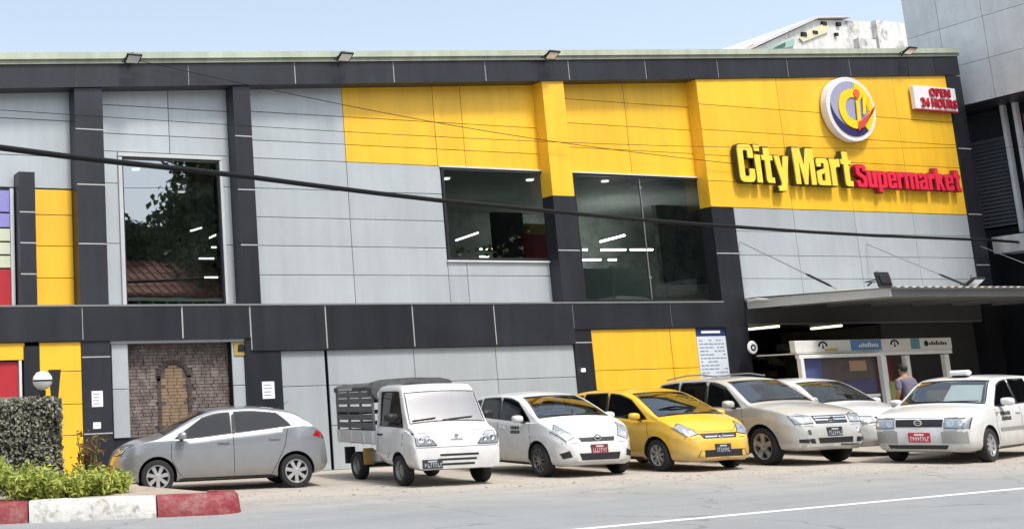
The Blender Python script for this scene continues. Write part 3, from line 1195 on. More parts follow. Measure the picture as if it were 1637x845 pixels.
q = MB()
q.prism(disc_poly(1.0), -0.18, 0.0)
lpart('emblem_rim', q, M('emblem_white', (0.70, 0.70, 0.72), .4), EM)
q = MB()
q.prism(disc_poly(0.86), -0.19, -0.1805)
lpart('emblem_field', q, M('emblem_lilac', (0.33, 0.33, 0.46), .4), EM)
q = MB()
ring_poly(q, lambda t: 0.86 - 0.26 * max(0, math.sin((t - math.radians(170)) / math.radians(175) * PI)), 0.86, math.radians(170), math.radians(345), -0.2, -0.1905)
lpart('emblem_crescent', q, M('emblem_navy', (0.035, 0.025, 0.10), .4), EM)
EYM = M('emblem_yellow', (0.92, 0.60, 0.02), .4)
q = MB()
ring_poly(q, 0.36, 0.62, math.radians(45), math.radians(305), -0.22, -0.201, c=(0.06, 0.0))
lpart('emblem_letter_c', q, EYM, EM)
q = MB()
ring_poly(q, 0.62, 0.86, math.radians(-50), math.radians(75), -0.215, -0.1905)
lpart('emblem_right_field', q, EYM, EM)
q = MB()
q.prism([(0.10, -0.36), (0.22, -0.30), (0.26, 0.22), (0.14, 0.24)], -0.24, -0.223)
q.prism([(0.34, -0.15), (0.44, -0.10), (0.52, 0.30), (0.42, 0.42)], -0.24, -0.223)
q.prism([(0.56, -0.05), (0.65, 0.0), (0.72, 0.28), (0.63, 0.36)], -0.24, -0.223)
lpart('emblem_strokes', q, EYM, EM)
q = MB()
q.prism([(0.20 + .11 * math.cos(2 * PI * i / 14), 0.42 + .12 * math.sin(2 * PI * i / 14)) for i in range(14)], -0.245, -0.223)
lpart('emblem_dot', q, M('emblem_orange', (0.75, 0.13, 0.03), .4), EM)
q = MB()
q.prism([(0.08, -0.60), (0.12, -0.38), (0.78, 0.02), (0.80, 0.10), (0.36, -0.42)], -0.255, -0.2405)
lpart('emblem_swoosh', q, M('emblem_red', (0.62, 0.07, 0.06), .4), EM)

# --- OPEN 24 HOURS board
OB = thing('opening_hours_sign', 'small white board with red OPEN 24 HOURS letters at the wall corner', 'sign', (32.55, FY - 0.05, 8.95))
q = MB()
q.box(-0.88, 0.80, -0.12, 0.0, -0.33, 0.33, bev=.01)
lpart('board', q, M('sign_white', (0.80, 0.79, 0.79), .4), OB)
q = MB()
q.box(-0.88, 0.80, -0.13, 0.0, -0.36, -0.331)
lpart('board_edge', q, REDP, OB)
SR = M('sign_red', (0.42, 0.01, 0.03), .4)
lpart('lettering', moved(text_mb('OPEN', 0.82, 0.24, 0.05, 0.03), -0.30, -0.121, 0.04), SR, OB)
lpart('lettering', moved(text_mb('24 HOURS', 1.42, 0.26, 0.05, 0.03), -0.68, -0.121, -0.27), SR, OB)


# --- roof floodlights
def floodlight(p, label, tilt, group, dark_face=False, sc=1.0, az=0.0):
    t = thing('floodlight', label, 'floodlight', p, az, group)
    q = MB()
    ca, sa = math.cos(tilt), math.sin(tilt)

    def T(x, y, z):
        return (x * sc, (y * ca - z * sa) * sc, (y * sa + z * ca) * sc)
    c = MB()
    c.box(-.24, .24, -.2, .2, 0, .07, bev=.015)
    c.box(-.18, .18, -.12, .12, .07, .12, bev=.02)
    q.add([T(*v) for v in c.v], c.f)
    h = lpart('housing', q, BLK, t)
    q = MB()
    c = MB()
    c.box(-.19, .19, -.15, .15, -.006, -.0005)
    q.add([T(*v) for v in c.v], c.f)
    lpart('lens', q, BLK if dark_face else M('flood_lens', (.7, .72, .72), .15, .3, coat=1), h)
    q = MB()
    for s_ in (-1, 1):
        q.tube([T(s_ * .255, 0, .04), (s_ * .255 * sc, .28 * sc, -.02 * sc)], .014 * sc, 6)
    q.tube([(-.255 * sc, .28 * sc, -.02 * sc), (.255 * sc, .28 * sc, -.02 * sc)], .014 * sc, 6)
    q.tube([(0, .28 * sc, -.02 * sc), (0, .42 * sc, -.10 * sc)], .02 * sc, 6)
    lpart('bracket', q, BLK, t)
    q = MB()
    q.tube([T(-.05, .05, .1), (-.02 * sc, .1 * sc, .22 * sc), (.08 * sc, .15 * sc, .26 * sc)], .01 * sc, 5)
    lpart('cable', q, BLK, t)
    return t


for px, py, lab in ((213, 95, 'leftmost floodlight on the roof edge, above the tall window'), (552, 92, 'floodlight on the roof edge above the left end of the yellow panels'),
                    (883, 89, 'floodlight on the roof edge above the first yellow pilaster'), (1455, 82, 'floodlight on the roof edge above the opening hours board')):
    p = atY(px, py, FY - 0.35)
    floodlight((p.x, FY - 0.35, p.z), lab, math.radians(-28), 'floodlights on the roof edge', False, .68)

# --- information poster, notices
IP = thing('information_poster', 'pale poster with blue header and rows of print beside the yellow wall', 'poster', (23.53, FY + 0.05, 1.2))
q = MB()
q.box(-.46, .46, -.02, 0, 0, 1.58)
lpart('board', q, M('poster_pale', (0.62, 0.68, 0.74), .5), IP)
q = MB()
q.box(-.46, .46, -.024, -.0205, 1.38, 1.58)
lpart('header', q, M('poster_navy', (0.02, 0.035, 0.13), .5), IP)
PGR = M('poster_print', (0.22, 0.27, 0.36), .6)
for i in range(15):
    z = 1.28 - i * 0.085
    q = MB()
    x = -.40
    while x < .38:
        w = rng.uniform(.05, .16)
        if rng.random() < .85:
            q.box(x, min(x + w, .42), -.0235, -.0205, z - .016, z + .012)
        x += w + .03
    lpart('print_line', q, PGR, IP)['kind'] = 'stuff'
q = MB()
q.box(-.3, .3, -.0275, -.0245, 1.45, 1.51)
lpart('header_print', q, PAPER, IP)


def notice(px0, px1, py0, py1, Y, label, lines=4):
    a, b = atY(px0, py1, Y), atY(px1, py0, Y)
    t = thing('paper_notice', label, 'notice', ((a.x + b.x) / 2, Y, a.z), 0, None)
    w, h = (b.x - a.x) / 2, b.z - a.z
    q = MB()
    q.box(-w, w, -.006, -.001, 0, h)
    lpart('sheet', q, PAPER, t)
    q = MB()
    for i in range(lines):
        z = h * (1 - (i + 1) / (lines + 1))
        q.box(-w * .75, w * rng.uniform(.2, .75), -.0075, -.0062, z - h * .025, z + h * .025)
    lpart('print_line', q, PGR, t)
    return t


notice(147, 164, 624, 650, FY - .002, 'white paper notice on the charcoal column left of the brick wall')
notice(149, 161, 674, 685, FY - .002, 'small white notice low on the charcoal column left of the brick wall', 1)
notice(420, 438, 609, 637, FY - .002, 'white paper notice on the charcoal column behind the silver hatchback')
a, b = atY(374, 568, FY + .055), atY(395, 544, FY + .055)
YS = thing('wall_plaque', 'small ochre plaque with dark figure at the top of the grey frame', 'plaque', ((a.x + b.x) / 2, FY + .055, a.z))
w, h = (b.x - a.x) / 2, b.z - a.z
q = MB()
q.box(-w, w, -.015, 0, 0, h)
lpart('board', q, M('plaque_ochre', (.36, .26, .06), .6), YS)
q = MB()
q.prism([(-w * .5, h * .25), (w * .5, h * .25), (w * .6, h * .6), (w * .15, h * .8), (-w * .4, h * .7)], -.02, -.0155)
lpart('figure', q, BLKM, YS)

# --- entrance canopy
CANM = M('canopy_sheet', (0.36, 0.38, 0.39), .5, .2, col2=(0.26, 0.27, 0.27), c2s=2, streak=.1)
cy0 = 18.5
CAN = thing('entrance_canopy', 'flat grey corrugated entrance canopy hung on steel rods below the sign wall', 'canopy', (24.75, 22.3, 3.2))
q = MB()
for side in (24.75,):
    q.add([(24.75, cy0, 3.17), (24.80, cy0, 3.17), (24.80, 22.26, 3.22), (24.75, 22.26, 3.22), (24.75, cy0, 3.34), (24.80, cy0, 3.34), (24.80, 22.26, 3.46), (24.75, 22.26, 3.46)],
          [(3, 2, 1, 0), (4, 5, 6, 7), (0, 1, 5, 4), (1, 2, 6, 5), (2, 3, 7, 6), (3, 0, 4, 7)])
wpart('side_fascia', q, M('fascia_pale', (0.60, 0.62, 0.61), .4), CAN)
q = MB()
q.box(24.80, 36.5, cy0, cy0 + .05, 3.17, 3.33)
wpart('front_fascia', q, M('fascia_dark', (0.16, 0.165, 0.17), .5), CAN)
q = MB()         # corrugated sheet
n_ = 290
vs, fs = [], []
for i in range(n_ + 1):
    x = 24.7 + 11.8 * i / n_
    z = 0.022 * math.sin(i * PI / 3)
    vs += [(x, cy0 - .12, 3.365 + z), (x, 22.27, 3.49 + z)]
for i in range(n_):
    fs.append((2 * i, 2 * i + 1, 2 * i + 3, 2 * i + 2))
q.add(vs, fs)
wpart('corrugated_sheet', q, M('corrugated_steel', (.52, .54, .55), .45, .4), CAN, 60)
for x in np.arange(25.9, 36.4, 1.55):
    q = MB()
    q.add([(x, cy0 + .05, 3.18), (x + .08, cy0 + .05, 3.18), (x + .08, 22.26, 3.25), (x, 22.26, 3.25), (x, cy0 + .05, 3.33), (x + .08, cy0 + .05, 3.33), (x + .08, 22.26, 3.45), (x, 22.26, 3.45)],
          [(3, 2, 1, 0), (4, 5, 6, 7), (0, 1, 5, 4), (1, 2, 6, 5), (2, 3, 7, 6), (3, 0, 4, 7)])
    wpart('rafter', q, STEEL, CAN)
for (x, y) in ((24.78, 19.8), (29.2, 19.7), (33.6, 19.75)):
    q = MB()
    a, b = Vector((x, 22.28, 4.88)), Vector((x, y, 3.47))
    q.tube([a, b], .012, 6)
    r = wpart('tie_rod', q, STEEL, CAN)
    q = MB()
    q.tube([a.lerp(b, .70), a.lerp(b, .73), a.lerp(b, .93), a.lerp(b, .96)], [.012, .028, .028, .012], 7)
    wpart('turnbuckle', q, BLK, r)
q = MB()
q.tube([(24.72, 22.2, 3.40), (24.70, 21.9, 3.42), (24.72, 21.6, 3.39)], .035, 8)
wpart('bracket', q, WHITE, CAN)
p = atY(1410, 446, cy0)
floodlight((p.x, cy0, p.z - .02), 'black square floodlight standing on the canopy corner', math.radians(78), 'floodlights on the canopy', True, .85)
p = atY(1560, 452, cy0 + .6)
floodlight((p.x, cy0 + .6, p.z), 'floodlight with pale face lying on the canopy below the wall corner', math.radians(-35), 'floodlights on the canopy', False, .8)

# --- kiosk under the canopy
KW = M('kiosk_white', (.74, .74, .72), .45)
KY = 20.5
KI = thing('service_kiosk', 'white framed service kiosk with printed sign board under the canopy', 'kiosk', (26.6, KY, 0))


def kbox(name, x0, x1, y0, y1, z0, z1, mat, par=None, bev=0.0):
    q = MB()
    q.box(x0, x1, y0, y1, z0, z1, bev=bev)
    return wpart(name, q, mat, par or KI)


sb = kbox('sign_board', 23.98, 29.18, KY - .10, KY + .05, 2.07, 2.34, M('kiosk_board', (.66, .655, .62), .45), None, .01)
kbox('sign_patch', 25.75, 26.75, KY - .108, KY - .1005, 2.09, 2.33, M('kiosk_blue', (.10, .23, .42), .5), sb)
kbox('sign_patch', 27.75, 28.05, KY - .108, KY - .1005, 2.09, 2.33, M('kiosk_teal', (.12, .25, .30), .5), sb)
kbox('sign_patch', 24.9, 25.3, KY - .108, KY - .1005, 2.09, 2.15, M('kiosk_gold', (.55, .38, .08), .5), sb)
for cx in (24.85, 27.2):
    q = MB()
    for i in range(8):
        t0, t1 = PI * i / 8, PI * (i + 1) / 8
        q.prism([(cx + .10 * math.cos(t0), 2.2 + .08 * math.sin(t0)), (cx + .15 * math.cos(t0), 2.2 + .12 * math.sin(t0)), (cx + .15 * math.cos(t1), 2.2 + .12 * math.sin(t1)), (cx + .10 * math.cos(t1), 2.2 + .08 * math.sin(t1))], KY - .108, KY - .1005)
    q.prism([(cx - .03, 2.15), (cx + .03, 2.15), (cx, 2.27)], KY - .108, KY - .1005)
    wpart('sign_mark', q, BLKM, sb)
q = MB()
for i in range(11):
    x = 26.0 + i * .06
    q.box(x, x + .035, KY - .113, KY - .1085, 2.16, 2.16 + rng.uniform(.05, .11))
wpart('sign_print', q, PAPER, sb)
q = MB()
q.prism([(28.28 + .07 * math.cos(2 * PI * i / 12), 2.21 + .07 * math.sin(2 * PI * i / 12)) for i in range(12)], KY - .108, KY - .1005)
for i in range(8):
    x = 28.38 + i * .08
    hgt = (.06, .09, .06, .10, .06, .08, .06, .06)[i]
    q.box(x, x + .05, KY - .108, KY - .1005, 2.17, 2.17 + hgt)
wpart('sign_print', q, BLKM, sb)
kbox('beam', 23.90, 26.62, KY - .24, KY - .14, 1.94, 2.02, KW)
kbox('beam', 26.55, 29.15, KY - .1, KY - .02, 1.96, 2.04, KW)
for x, y, w in ((23.93, KY - .24, .10), (26.47, KY - .26, .17), (27.5, KY - .1, .14), (28.85, KY - .1, .16), (28.9, KY + .9, .09)):
    kbox('post', x, x + w, y, y + .1, 0, 1.94, KW)
kbox('roof_panel', 24.0, 29.15, KY - .095, KY + 1.0, 2.045, 2.065, KW)
kbox('wall_poster', 24.04, 24.75, KY - .10, KY - .08, 1.0, 1.93, M('kiosk_poster_blue', (.07, .09, .22), .5))
kbox('wall_panel', 24.76, 26.46, KY - .10, KY - .07, 0.2, 1.93, M('kiosk_dark_panel', (.09, .075, .07), .5, col2=(.05, .05, .06), c2s=3))
kbox('wall_poster', 25.6, 26.15, KY - .115, KY - .101, 1.62, 1.86, M('kiosk_poster_tan', (.35, .22, .13), .5))
kbox('wall_poster', 25.4, 26.4, KY - .115, KY - .101, 1.12, 1.42, M('kiosk_poster_navy', (.06, .06, .14), .5))
kbox('shelf', 25.3, 26.42, KY - .16, KY - .101, 1.02, 1.08, KW)
kbox('back_panel', 26.6, 28.85, KY + .85, KY + .88, 0, 2.0, M('kiosk_brown', (.055, .035, .032), .6))
kbox('display_panel', 26.75, 27.45, KY + .2, KY + .24, .3, 1.9, M('kiosk_red', (.13, .02, .02), .6, col2=(.03, .03, .03), c2s=4))
kbox('leaflet_rack', 26.62, 26.8, KY - .3, KY - .1, .3, 1.35, M('leaflet_green', (.25, .27, .08), .6))
q = MB()
q.lathe_y([(.001, -.02), (.14, -.02), (.16, 0), (.14, .03), (.001, .03)], 24, (0, 0, 0))
RS = thing('round_wall_sign', 'round pale sign at the left side of the dark entrance', 'sign', tuple(atY(1203, 555, 22.0)))
lpart('disc', q, KW, RS, 40)
q = MB()
ring_poly(q, 0.05, 0.09, 0, 2 * PI, -.03, -.0205, 16)
lpart('mark', q, BLKM, RS)

# ================================================================== neighbouring buildings
NB = thing('neighbour_building', 'grey tiled office block with overhanging upper floors at the right edge', 'building', (34.4, 22, 0))
NGR = M('neighbour_tile', (0.62, 0.64, 0.65), .5, rnd=.05, streak=.06)
q = MB()
q.box(34.43, 46, 10.0, 24.0, 8.99, 19)
wpart('upper_block', q, BACK, NB)
ys = [10.0, 11.5, 13.0, 14.5, 16.0, 17.5, 19.0, 20.5, 21.75, 23.0, 24.0]
zs = [8.95, 10.15, 11.35, 12.55, 13.75, 14.95, 16.15, 17.35, 19.0]
for i in range(len(ys) - 1):
    for j in range(len(zs) - 1):
        off = 0.6 if (j % 2 and 0 < i < len(ys) - 2) else 0
        q = MB()
        q.box(34.40, 34.43, ys[i] + .006, ys[i + 1] - .006, zs[j] + .006, zs[j + 1] - .006)
        wpart('wall_tile', q, NGR, NB)
for i, (a, b) in enumerate(((34.42, 36.4), (36.4, 38.4), (38.4, 40.4), (40.4, 43))):
    for j in range(len(zs) - 1):
        q = MB()
        q.box(a + .02, b - .006, 24.0, 24.03, zs[j] + .006, zs[j + 1] - .006)
        wpart('wall_tile', q, NGR, NB)
q = MB()
q.box(34.40, 46, 9.98, 24.0, 8.93, 8.989)
wpart('overhang_edge', q, DARK, NB)
q = MB()
q.box(35.6, 46, 10.2, 30.0, 0, 8.93)
wpart('lower_wall', q, DARK, NB)
LOU = M('louvre_metal', (.10, .105, .11), .5)
for (y0, y1, z0, z1) in ((22.36, 23.4, 5.5, 8.0), (19.2, 21.4, 5.6, 8.1)):
    q = MB()
    q.box(35.5, 35.6, y0, y1, z0, z1)
    wpart('louvre_back', q, BLKM, NB)
    for z in np.arange(z0 + .05, z1, .11):
        q = MB()
        q.add([(35.44, y0, z), (35.44, y1, z), (35.5, y1, z + .1), (35.5, y0, z + .1), (35.45, y0, z + .015), (35.45, y1, z + .015), (35.5, y1, z + .115), (35.5, y0, z + .115)],
              [(0, 1, 2, 3), (7, 6, 5, 4), (0, 4, 5, 1), (1, 5, 6, 2), (2, 6, 7, 3), (3, 7, 4, 0)])
        wpart('louvre_slat', q, LOU, NB)
for y in (21.82, 22.16, 23.5):
    q = MB()
    q.box(35.3, 35.45, y, y + .1, 5.3, 8.93)
    wpart('window_jamb', q, NGR, NB)
q = MB()
q.box(35.48, 35.6, 21.46, 21.78, 5.6, 8.6)
wpart('banner_strip', q, M('magenta_strip', (.35, .03, .12), .6), NB)
q = MB()
q.box(34.6, 36.5, 10.2, 22.6, 4.72, 5.18)
wpart('ledge', q, M('ledge_white', (.66, .66, .64), .6, streak=.25), NB)
q = MB()
q.box(35.2, 35.6, 18.9, 20.5, 0, 4.7)
wpart('ground_pier', q, M('brown_pier', (.20, .09, .04), .7), NB)
q = MB()
q.box(35.5, 46, 22.2, 34, 0, 8.9)
wpart('rear_block', q, DARK, NB)

WH = thing('weathered_house', 'weathered dirty white house with gabled roof edge rising behind the roof band', 'building', (58, 45, 0))
WHM = M('mouldy_render', (.62, .62, .60), .9, 0, .15, .5, col2=(.18, .18, .17), c2s=.9, c2t=.60, streak=.15)


def WP(px, py, Y=45):
    a = atY(px, py, Y)
    return (a.x, a.z)


q = MB()
q.prism([WP(1150, 130), WP(1460, 130), WP(1446, 46), WP(1418, 36), WP(1350, 33), WP(1302, 32), WP(1270, 48), WP(1180, 90)], 45, 53)
wpart('wall', q, WHM, WH)
q = MB()
q.prism([WP(1178, 88), WP(1302, 31), WP(1355, 30), WP(1355, 27.5), WP(1300, 27.5), WP(1176, 85)], 44.75, 53.2)
wpart('roof_edge', q, M('roof_grey', (.50, .50, .52), .7), WH)
q = MB()
q.prism([WP(1215, 82), WP(1268, 62), WP(1268, 74), WP(1228, 84)], 44.9, 44.99)
wpart('tarpaulin', q, M('tarp_teal', (.28, .42, .38), .7), WH)
q = MB()
q.prism([WP(1230, 80), WP(1252, 69), WP(1252, 75), WP(1236, 82)], 44.85, 44.895)
wpart('window', q, M('green_shutter', (.04, .12, .08), .7), WH)
q = MB()
q.prism([WP(1276, 62), WP(1312, 40), WP(1322, 42), WP(1322, 52), WP(1282, 68)], 44.9, 44.99)
wpart('tarpaulin', q, M('tarp_yellow', (.58, .56, .38), .7), WH)
for (x, y, w, h) in ((1312, 36, 6, 5), (1336, 37, 5, 5), (1297, 51, 7, 4), (1373, 74, 4, 5), (1382, 74, 4, 5), (1280, 53, 6, 6), (1333, 54, 4, 4), (1420, 50, 5, 7)):
    a, b = WP(x, y + h), WP(x + w, y)
    q = MB()
    q.box(a[0], b[0], 44.86, 44.97, a[1], b[1])
    wpart('window', q, BLKM, WH)
q = MB()
q.prism([WP(1180, 84), WP(1200, 72), WP(1208, 76), WP(1192, 88)], 44.85, 44.89)
wpart('roof_tile_patch', q, M('terracotta', (.45, .25, .15), .8), WH)
for (x0, x1, y0, y1) in ((1368, 1392, 66, 88), (1400, 1438, 40, 88)):
    a, b = WP(x0, y1), WP(x1, y0)
    q = MB()
    q.box(a[0], b[0], 44.7, 45, a[1], b[1])
    wpart('wall_pier', q, WHM, WH)

# across the street, behind the camera: seen only mirrored in the tall window
OH = thing('tiled_roof_house', 'house with red tiled roof and green rail, mirrored in the tall window', 'building', (25, -14, 0))
TIL = M('red_tile', (.20, .065, .045), .8, rnd=.15)
q = MB()
q.box(17, 40, -24, -12.6, 0, 6.2)
wpart('wall', q, M('house_wall', (.25, .27, .24), .9), OH)
q = MB()
q.prismx([(-11.8, 6.9), (-16.5, 9.2), (-24.5, 6.9), (-24.5, 6.8), (-11.8, 6.8)], 16.6, 40.4)
wpart('roof', q, M('roof_base', (.12, .04, .03), .9), OH)
tm = None
for i in range(46):
    for j in range(5):
        x = 17 + i * .5
        y = -11.9 - j * .92
        zz = 6.94 + j * .45
        q = MB()
        q.prismx([(y, zz - .02), (y - 1.0, zz + .47), (y - 1.0, zz + .53), (y, zz + .08)], -.17, .17)
        if i == 0:
            q2 = q.mesh('roof_tile', TIL)
            OH['tile%d' % j] = ''
            MATS['tile%d' % j] = q2
        o = link('roof_tile', MATS['tile%d' % j], OH, (x - 25, 14, 0))
for j in range(5):
    del OH['tile%d' % j]
GRN = M('green_rail', (.10, .22, .15), .6)
q = MB()
q.box(16.8, 40, -11.6, -11.5, 6.55, 6.72)
q.box(16.8, 40, -11.6, -11.5, 5.3, 5.42)
wpart('rail', q, M('pale_rail', (.35, .4, .33), .6), OH)
for i in range(30):
    x = 17 + i * .75
    q = MB()
    q.tube([(x, -11.55, 6.55), (x + .65, -11.55, 5.42)], .05, 6)
    wpart('baluster', q, GRN, OH)

# ------------------------------------------------------------------ foliage helpers
LEAFM = {}


def leaf_mat(name, a, b, sat=1.0):
    if name in LEAFM:
        return LEAFM[name]
    m = bpy.data.materials.new(name)
    m.use_nodes = True
    n, l = m.node_tree.nodes, m.node_tree.links
    bs = n['Principled BSDF']
    bs.inputs['Roughness'].default_value = 0.55
    geo = n.new('ShaderNodeNewGeometry')
    mx = n.new('ShaderNodeMix')
    mx.data_type = 'RGBA'
    l.new(geo.outputs['Random Per Island'], mx.inputs[0])
    mx.inputs[6].default_value = (*a, 1)
    mx.inputs[7].default_value = (*b, 1)
    l.new(mx.outputs[2], bs.inputs['Base Color'])
    tr = n.new('ShaderNodeBsdfTranslucent')
    l.new(mx.outputs[2], tr.inputs[0])
    ms = n.new('ShaderNodeMixShader')
    ms.inputs[0].default_value = 0.25
    l.new(bs.outputs[0], ms.inputs[1])
    l.new(tr.outputs[0], ms.inputs[2])
    l.new(ms.outputs[0], n['Material Output'].inputs[0])
    LEAFM[name] = m
    return m


def leaves(mb_, P, N, size, aspect=2.0):
    """one bent leaf (4 vertices, 2 triangles) at each point"""
    n = len(P)
    d = rng.normal(size=(n, 3))
    d /= np.linalg.norm(d, axis=1)[:, None]
    nn = N + 0.7 * rng.normal(size=(n, 3))
    nn /= np.linalg.norm(nn, axis=1)[:, None]
    a = np.cross(nn, d)
    a /= np.linalg.norm(a, axis=1)[:, None]
    b = np.cross(nn, a)
    s_ = size * rng.uniform(.6, 1.3, n)[:, None]
    v0 = P - a * s_ * .5
    v2 = P + a * s_ * .5 - nn * s_ * .12
    v1 = P + b * s_ / aspect * .5 + nn * s_ * .08
    v3 = P - b * s_ / aspect * .5 + nn * s_ * .08
    V = np.stack([v0, v1, v2, v3], 1).reshape(-1, 3)
    o = len(mb_.v)
    mb_.v += [tuple(x) for x in V.tolist()]
    for i in range(n):
        k = o + 4 * i
        mb_.f.append((k, k + 1, k + 2))
        mb_.f.append((k, k + 2, k + 3))
    mb_.mi += [0] * (2 * n)


def leafmesh(name, mb_, mat):
    me = bpy.data.meshes.new(name)
    me.from_pydata(mb_.v, [], mb_.f)
    me.materials.append(mat)
    me.update()
    return me


BARK = M('bark', (.11, .085, .06), .95, 0, .3, 6, .8, 25)


def tree(x, y, h, r, label, seed):
    g = np.random.default_rng(seed)
    t = thing('street_tree', label, 'tree', (x, y, 0), 0, 'trees across the street')
    q = MB()
    q.tube([(0, 0, 0), (.1, .05, h * .25), (-.05, .1, h * .5), (.1, 0, h * .8)], [.35, .27, .2, .06], 9)
    lpart('trunk', q, BARK, t, 60)
    q = MB()
    cs = []
    for i in range(42):
        a = g.uniform(0, 2 * PI)
        rr = r * math.sqrt(g.uniform(0, 1)) * .8
        zz = h * g.uniform(.32, .92)
        c = np.array([rr * math.cos(a), rr * math.sin(a), zz])
        cs.append(c)
        if i % 2 == 0:
            q.tube([(0, 0, h * .35 + zz * .15), tuple((c * .5 + np.array([0, 0, h * .28])).tolist()), tuple(c.tolist())], [.11, .07, .02], 6)
    lpart('limb', q, BARK, t, 60)
    q = MB()
    for c in cs:
        n = 520
        d = g.normal(size=(n, 3))
        d /= np.linalg.norm(d, axis=1)[:, None]
        P = c + d * (g.uniform(.3, 1, n) ** .5)[:, None] * r * .40 * np.array([1, 1, .75])
        leaves(q, P, d, .52, 1.5)
    o = link('crown', leafmesh('crown', q, leaf_mat('tree_leaf', (.02, .045, .015), (.05, .09, .025))), t)
    return t


tree(32.0, -16.0, 20.0, 7.5, 'tall dark tree mirrored in the tall window at the left', 3)
tree(25.5, -21.0, 12.5, 4.5, 'lower dark tree mirrored in the tall window behind the tiled roof', 5)
tree(45.0, -16.0, 20.0, 8.0, 'unseen tree added to darken the reflection in the middle shop window', 9)  # added out of view so the middle window mirrors dark foliage
tree(58.0, -16.0, 21.0, 8.0, 'unseen tree added to darken the reflection in the widest shop window', 11)  # likewise added out of view, keeps the widest window's reflection dark

tree(7.0, -17.0, 18.0, 7.5, 'dark tree mirrored in the side windows of the silver hatchback', 21)
tree(-8.0, -18.0, 17.0, 7.5, 'dark tree across the street farthest to the left', 22)

# ================================================================== hedge and shrubs on the island
HX0, HX1, HY0, HY1, HZ = 1.2, 5.57, 17.5, 18.5, 1.62
HG = thing('clipped_hedge', 'clipped grey-green hedge block behind the bright shrubs at the left edge', 'hedge', (3.4, 18, 0))
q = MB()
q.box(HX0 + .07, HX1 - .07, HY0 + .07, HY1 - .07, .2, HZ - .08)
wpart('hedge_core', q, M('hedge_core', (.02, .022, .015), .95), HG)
q = MB()
n = 9000
P = np.stack([rng.uniform(HX0, HX1, n), HY0 + np.abs(rng.normal(0, .05, n)), rng.uniform(.2, HZ, n)], 1)
P[:, 1] += .05 * np.sin(P[:, 0] * 6) * np.sin(P[:, 2] * 7)
leaves(q, P, np.tile([0, -1, .35], (n, 1)), .06, 1.5)
n = 3000
P = np.stack([rng.uniform(HX0, HX1, n), rng.uniform(HY0, HY1, n), HZ - np.abs(rng.normal(0, .05, n)) + .03], 1)
leaves(q, P, np.tile([0, -.2, 1], (n, 1)), .075, 1.5)
n = 2500
P = np.stack([HX1 - np.abs(rng.normal(0, .05, n)), rng.uniform(HY0, HY1, n), rng.uniform(.2, HZ, n)], 1)
leaves(q, P, np.tile([1, 0, .3], (n, 1)), .075, 1.5)
link('hedge_leaves', leafmesh('hedge_leaves', q, leaf_mat('hedge_leaf', (.07, .072, .05), (.40, .39, .31))), HG, (-3.4, -18, 0))


def shrub(x, y, h, r, label, n=1100, c=((.18, .26, .03), (.62, .64, .17)), mname='shrub_leaf'):
    t = thing('shrub', label, 'shrub', (x, y, .24), 0, 'bright shrubs on the traffic island')
    q = MB()
    s_ = MB()
    for i in range(16):
        a = rng.uniform(0, 2 * PI)
        rr = r * math.sqrt(rng.uniform(.05, 1))
        top = Vector((rr * math.cos(a), rr * math.sin(a), h * rng.uniform(.45, 1.15)))
        s_.tube([(0.15 * top.x, .15 * top.y, 0), (top.x * .7, top.y * .7, top.z * .55), top], [.012, .008, .004], 4)
        k = n // 16
        u = rng.uniform(.25, 1, k)
        P = np.stack([top.x * u, top.y * u, top.z * u ** .8], 1) + rng.normal(0, .06, (k, 3))
        leaves(q, P, np.tile([0, -.5, .8], (k, 1)), .115, 3.2)
    lpart('stems', s_, M('green_stem', (.12, .14, .04), .7), t)
    link('foliage', leafmesh('foliage', q, leaf_mat(mname, *c)), t)
    return t


for (px, py, Y, h, r, lab) in ((-20, 790, 16.6, .50, .42, 'bright green shrub cut by the left edge of the picture'), (30, 790, 16.5, .46, .42, 'bright green shrub in front of the hedge, second from the left'),
                               (72, 788, 16.4, .34, .38, 'low bright shrub in front of the hedge corner'), (115, 783, 16.6, .27, .36, 'low yellow-green shrub below the yellow wall corner'),
                               (150, 780, 16.7, .30, .34, 'yellow-green shrub just left of the silver hatchback nose'), (183, 776, 16.8, .22, .26, 'rightmost shrub overlapping the silver hatchback front bumper')):
    p = atY(px, py, Y)
    shrub(p.x, Y, h, r, lab)
p = atY(148, 778, 18.2)
shrub(p.x, 18.3, .75, .22, 'sparse reddish sprig rising beside the silver hatchback nose', 260, ((.16, .05, .03), (.20, .20, .05)), 'red_leaf')

# wall lamp on the hedge corner
p = atY(68, 607, 17.75)
LP = thing('globe_lamp', 'white globe lamp with dark band on a bracket above the hedge', 'lamp', (p.x, 17.75, 1.5))
q = MB()
q.lathe_z([(.001, -.14), (.08, -.12), (.135, -.06), (.15, -.012)], 20, (0, 0, .39))
q.lathe_z([(.15, .012), (.14, .06), (.09, .12), (.001, .145)], 20, (0, 0, .39))
lpart('globe', q, M('globe_white', (.82, .82, .80), .3), LP, 50)
q = MB()
q.lathe_z([(.12, -.014), (.155, -.013), (.155, .013), (.12, .014)], 20, (0, 0, .39))
lpart('band', q, BLK, LP)
q = MB()
q.lathe_z([(.03, 0), (.04, .1), (.05, .25)], 10, (0, 0, 0))
q.prism([(.16, .05), (.24, .05), (.30, .55), (.12, .55)], .02, .09)
q.prism([(.0, .05), (.2, .05), (.2, .1), (.0, .1)], .02, .08)
lpart('bracket', q, BLK, LP)

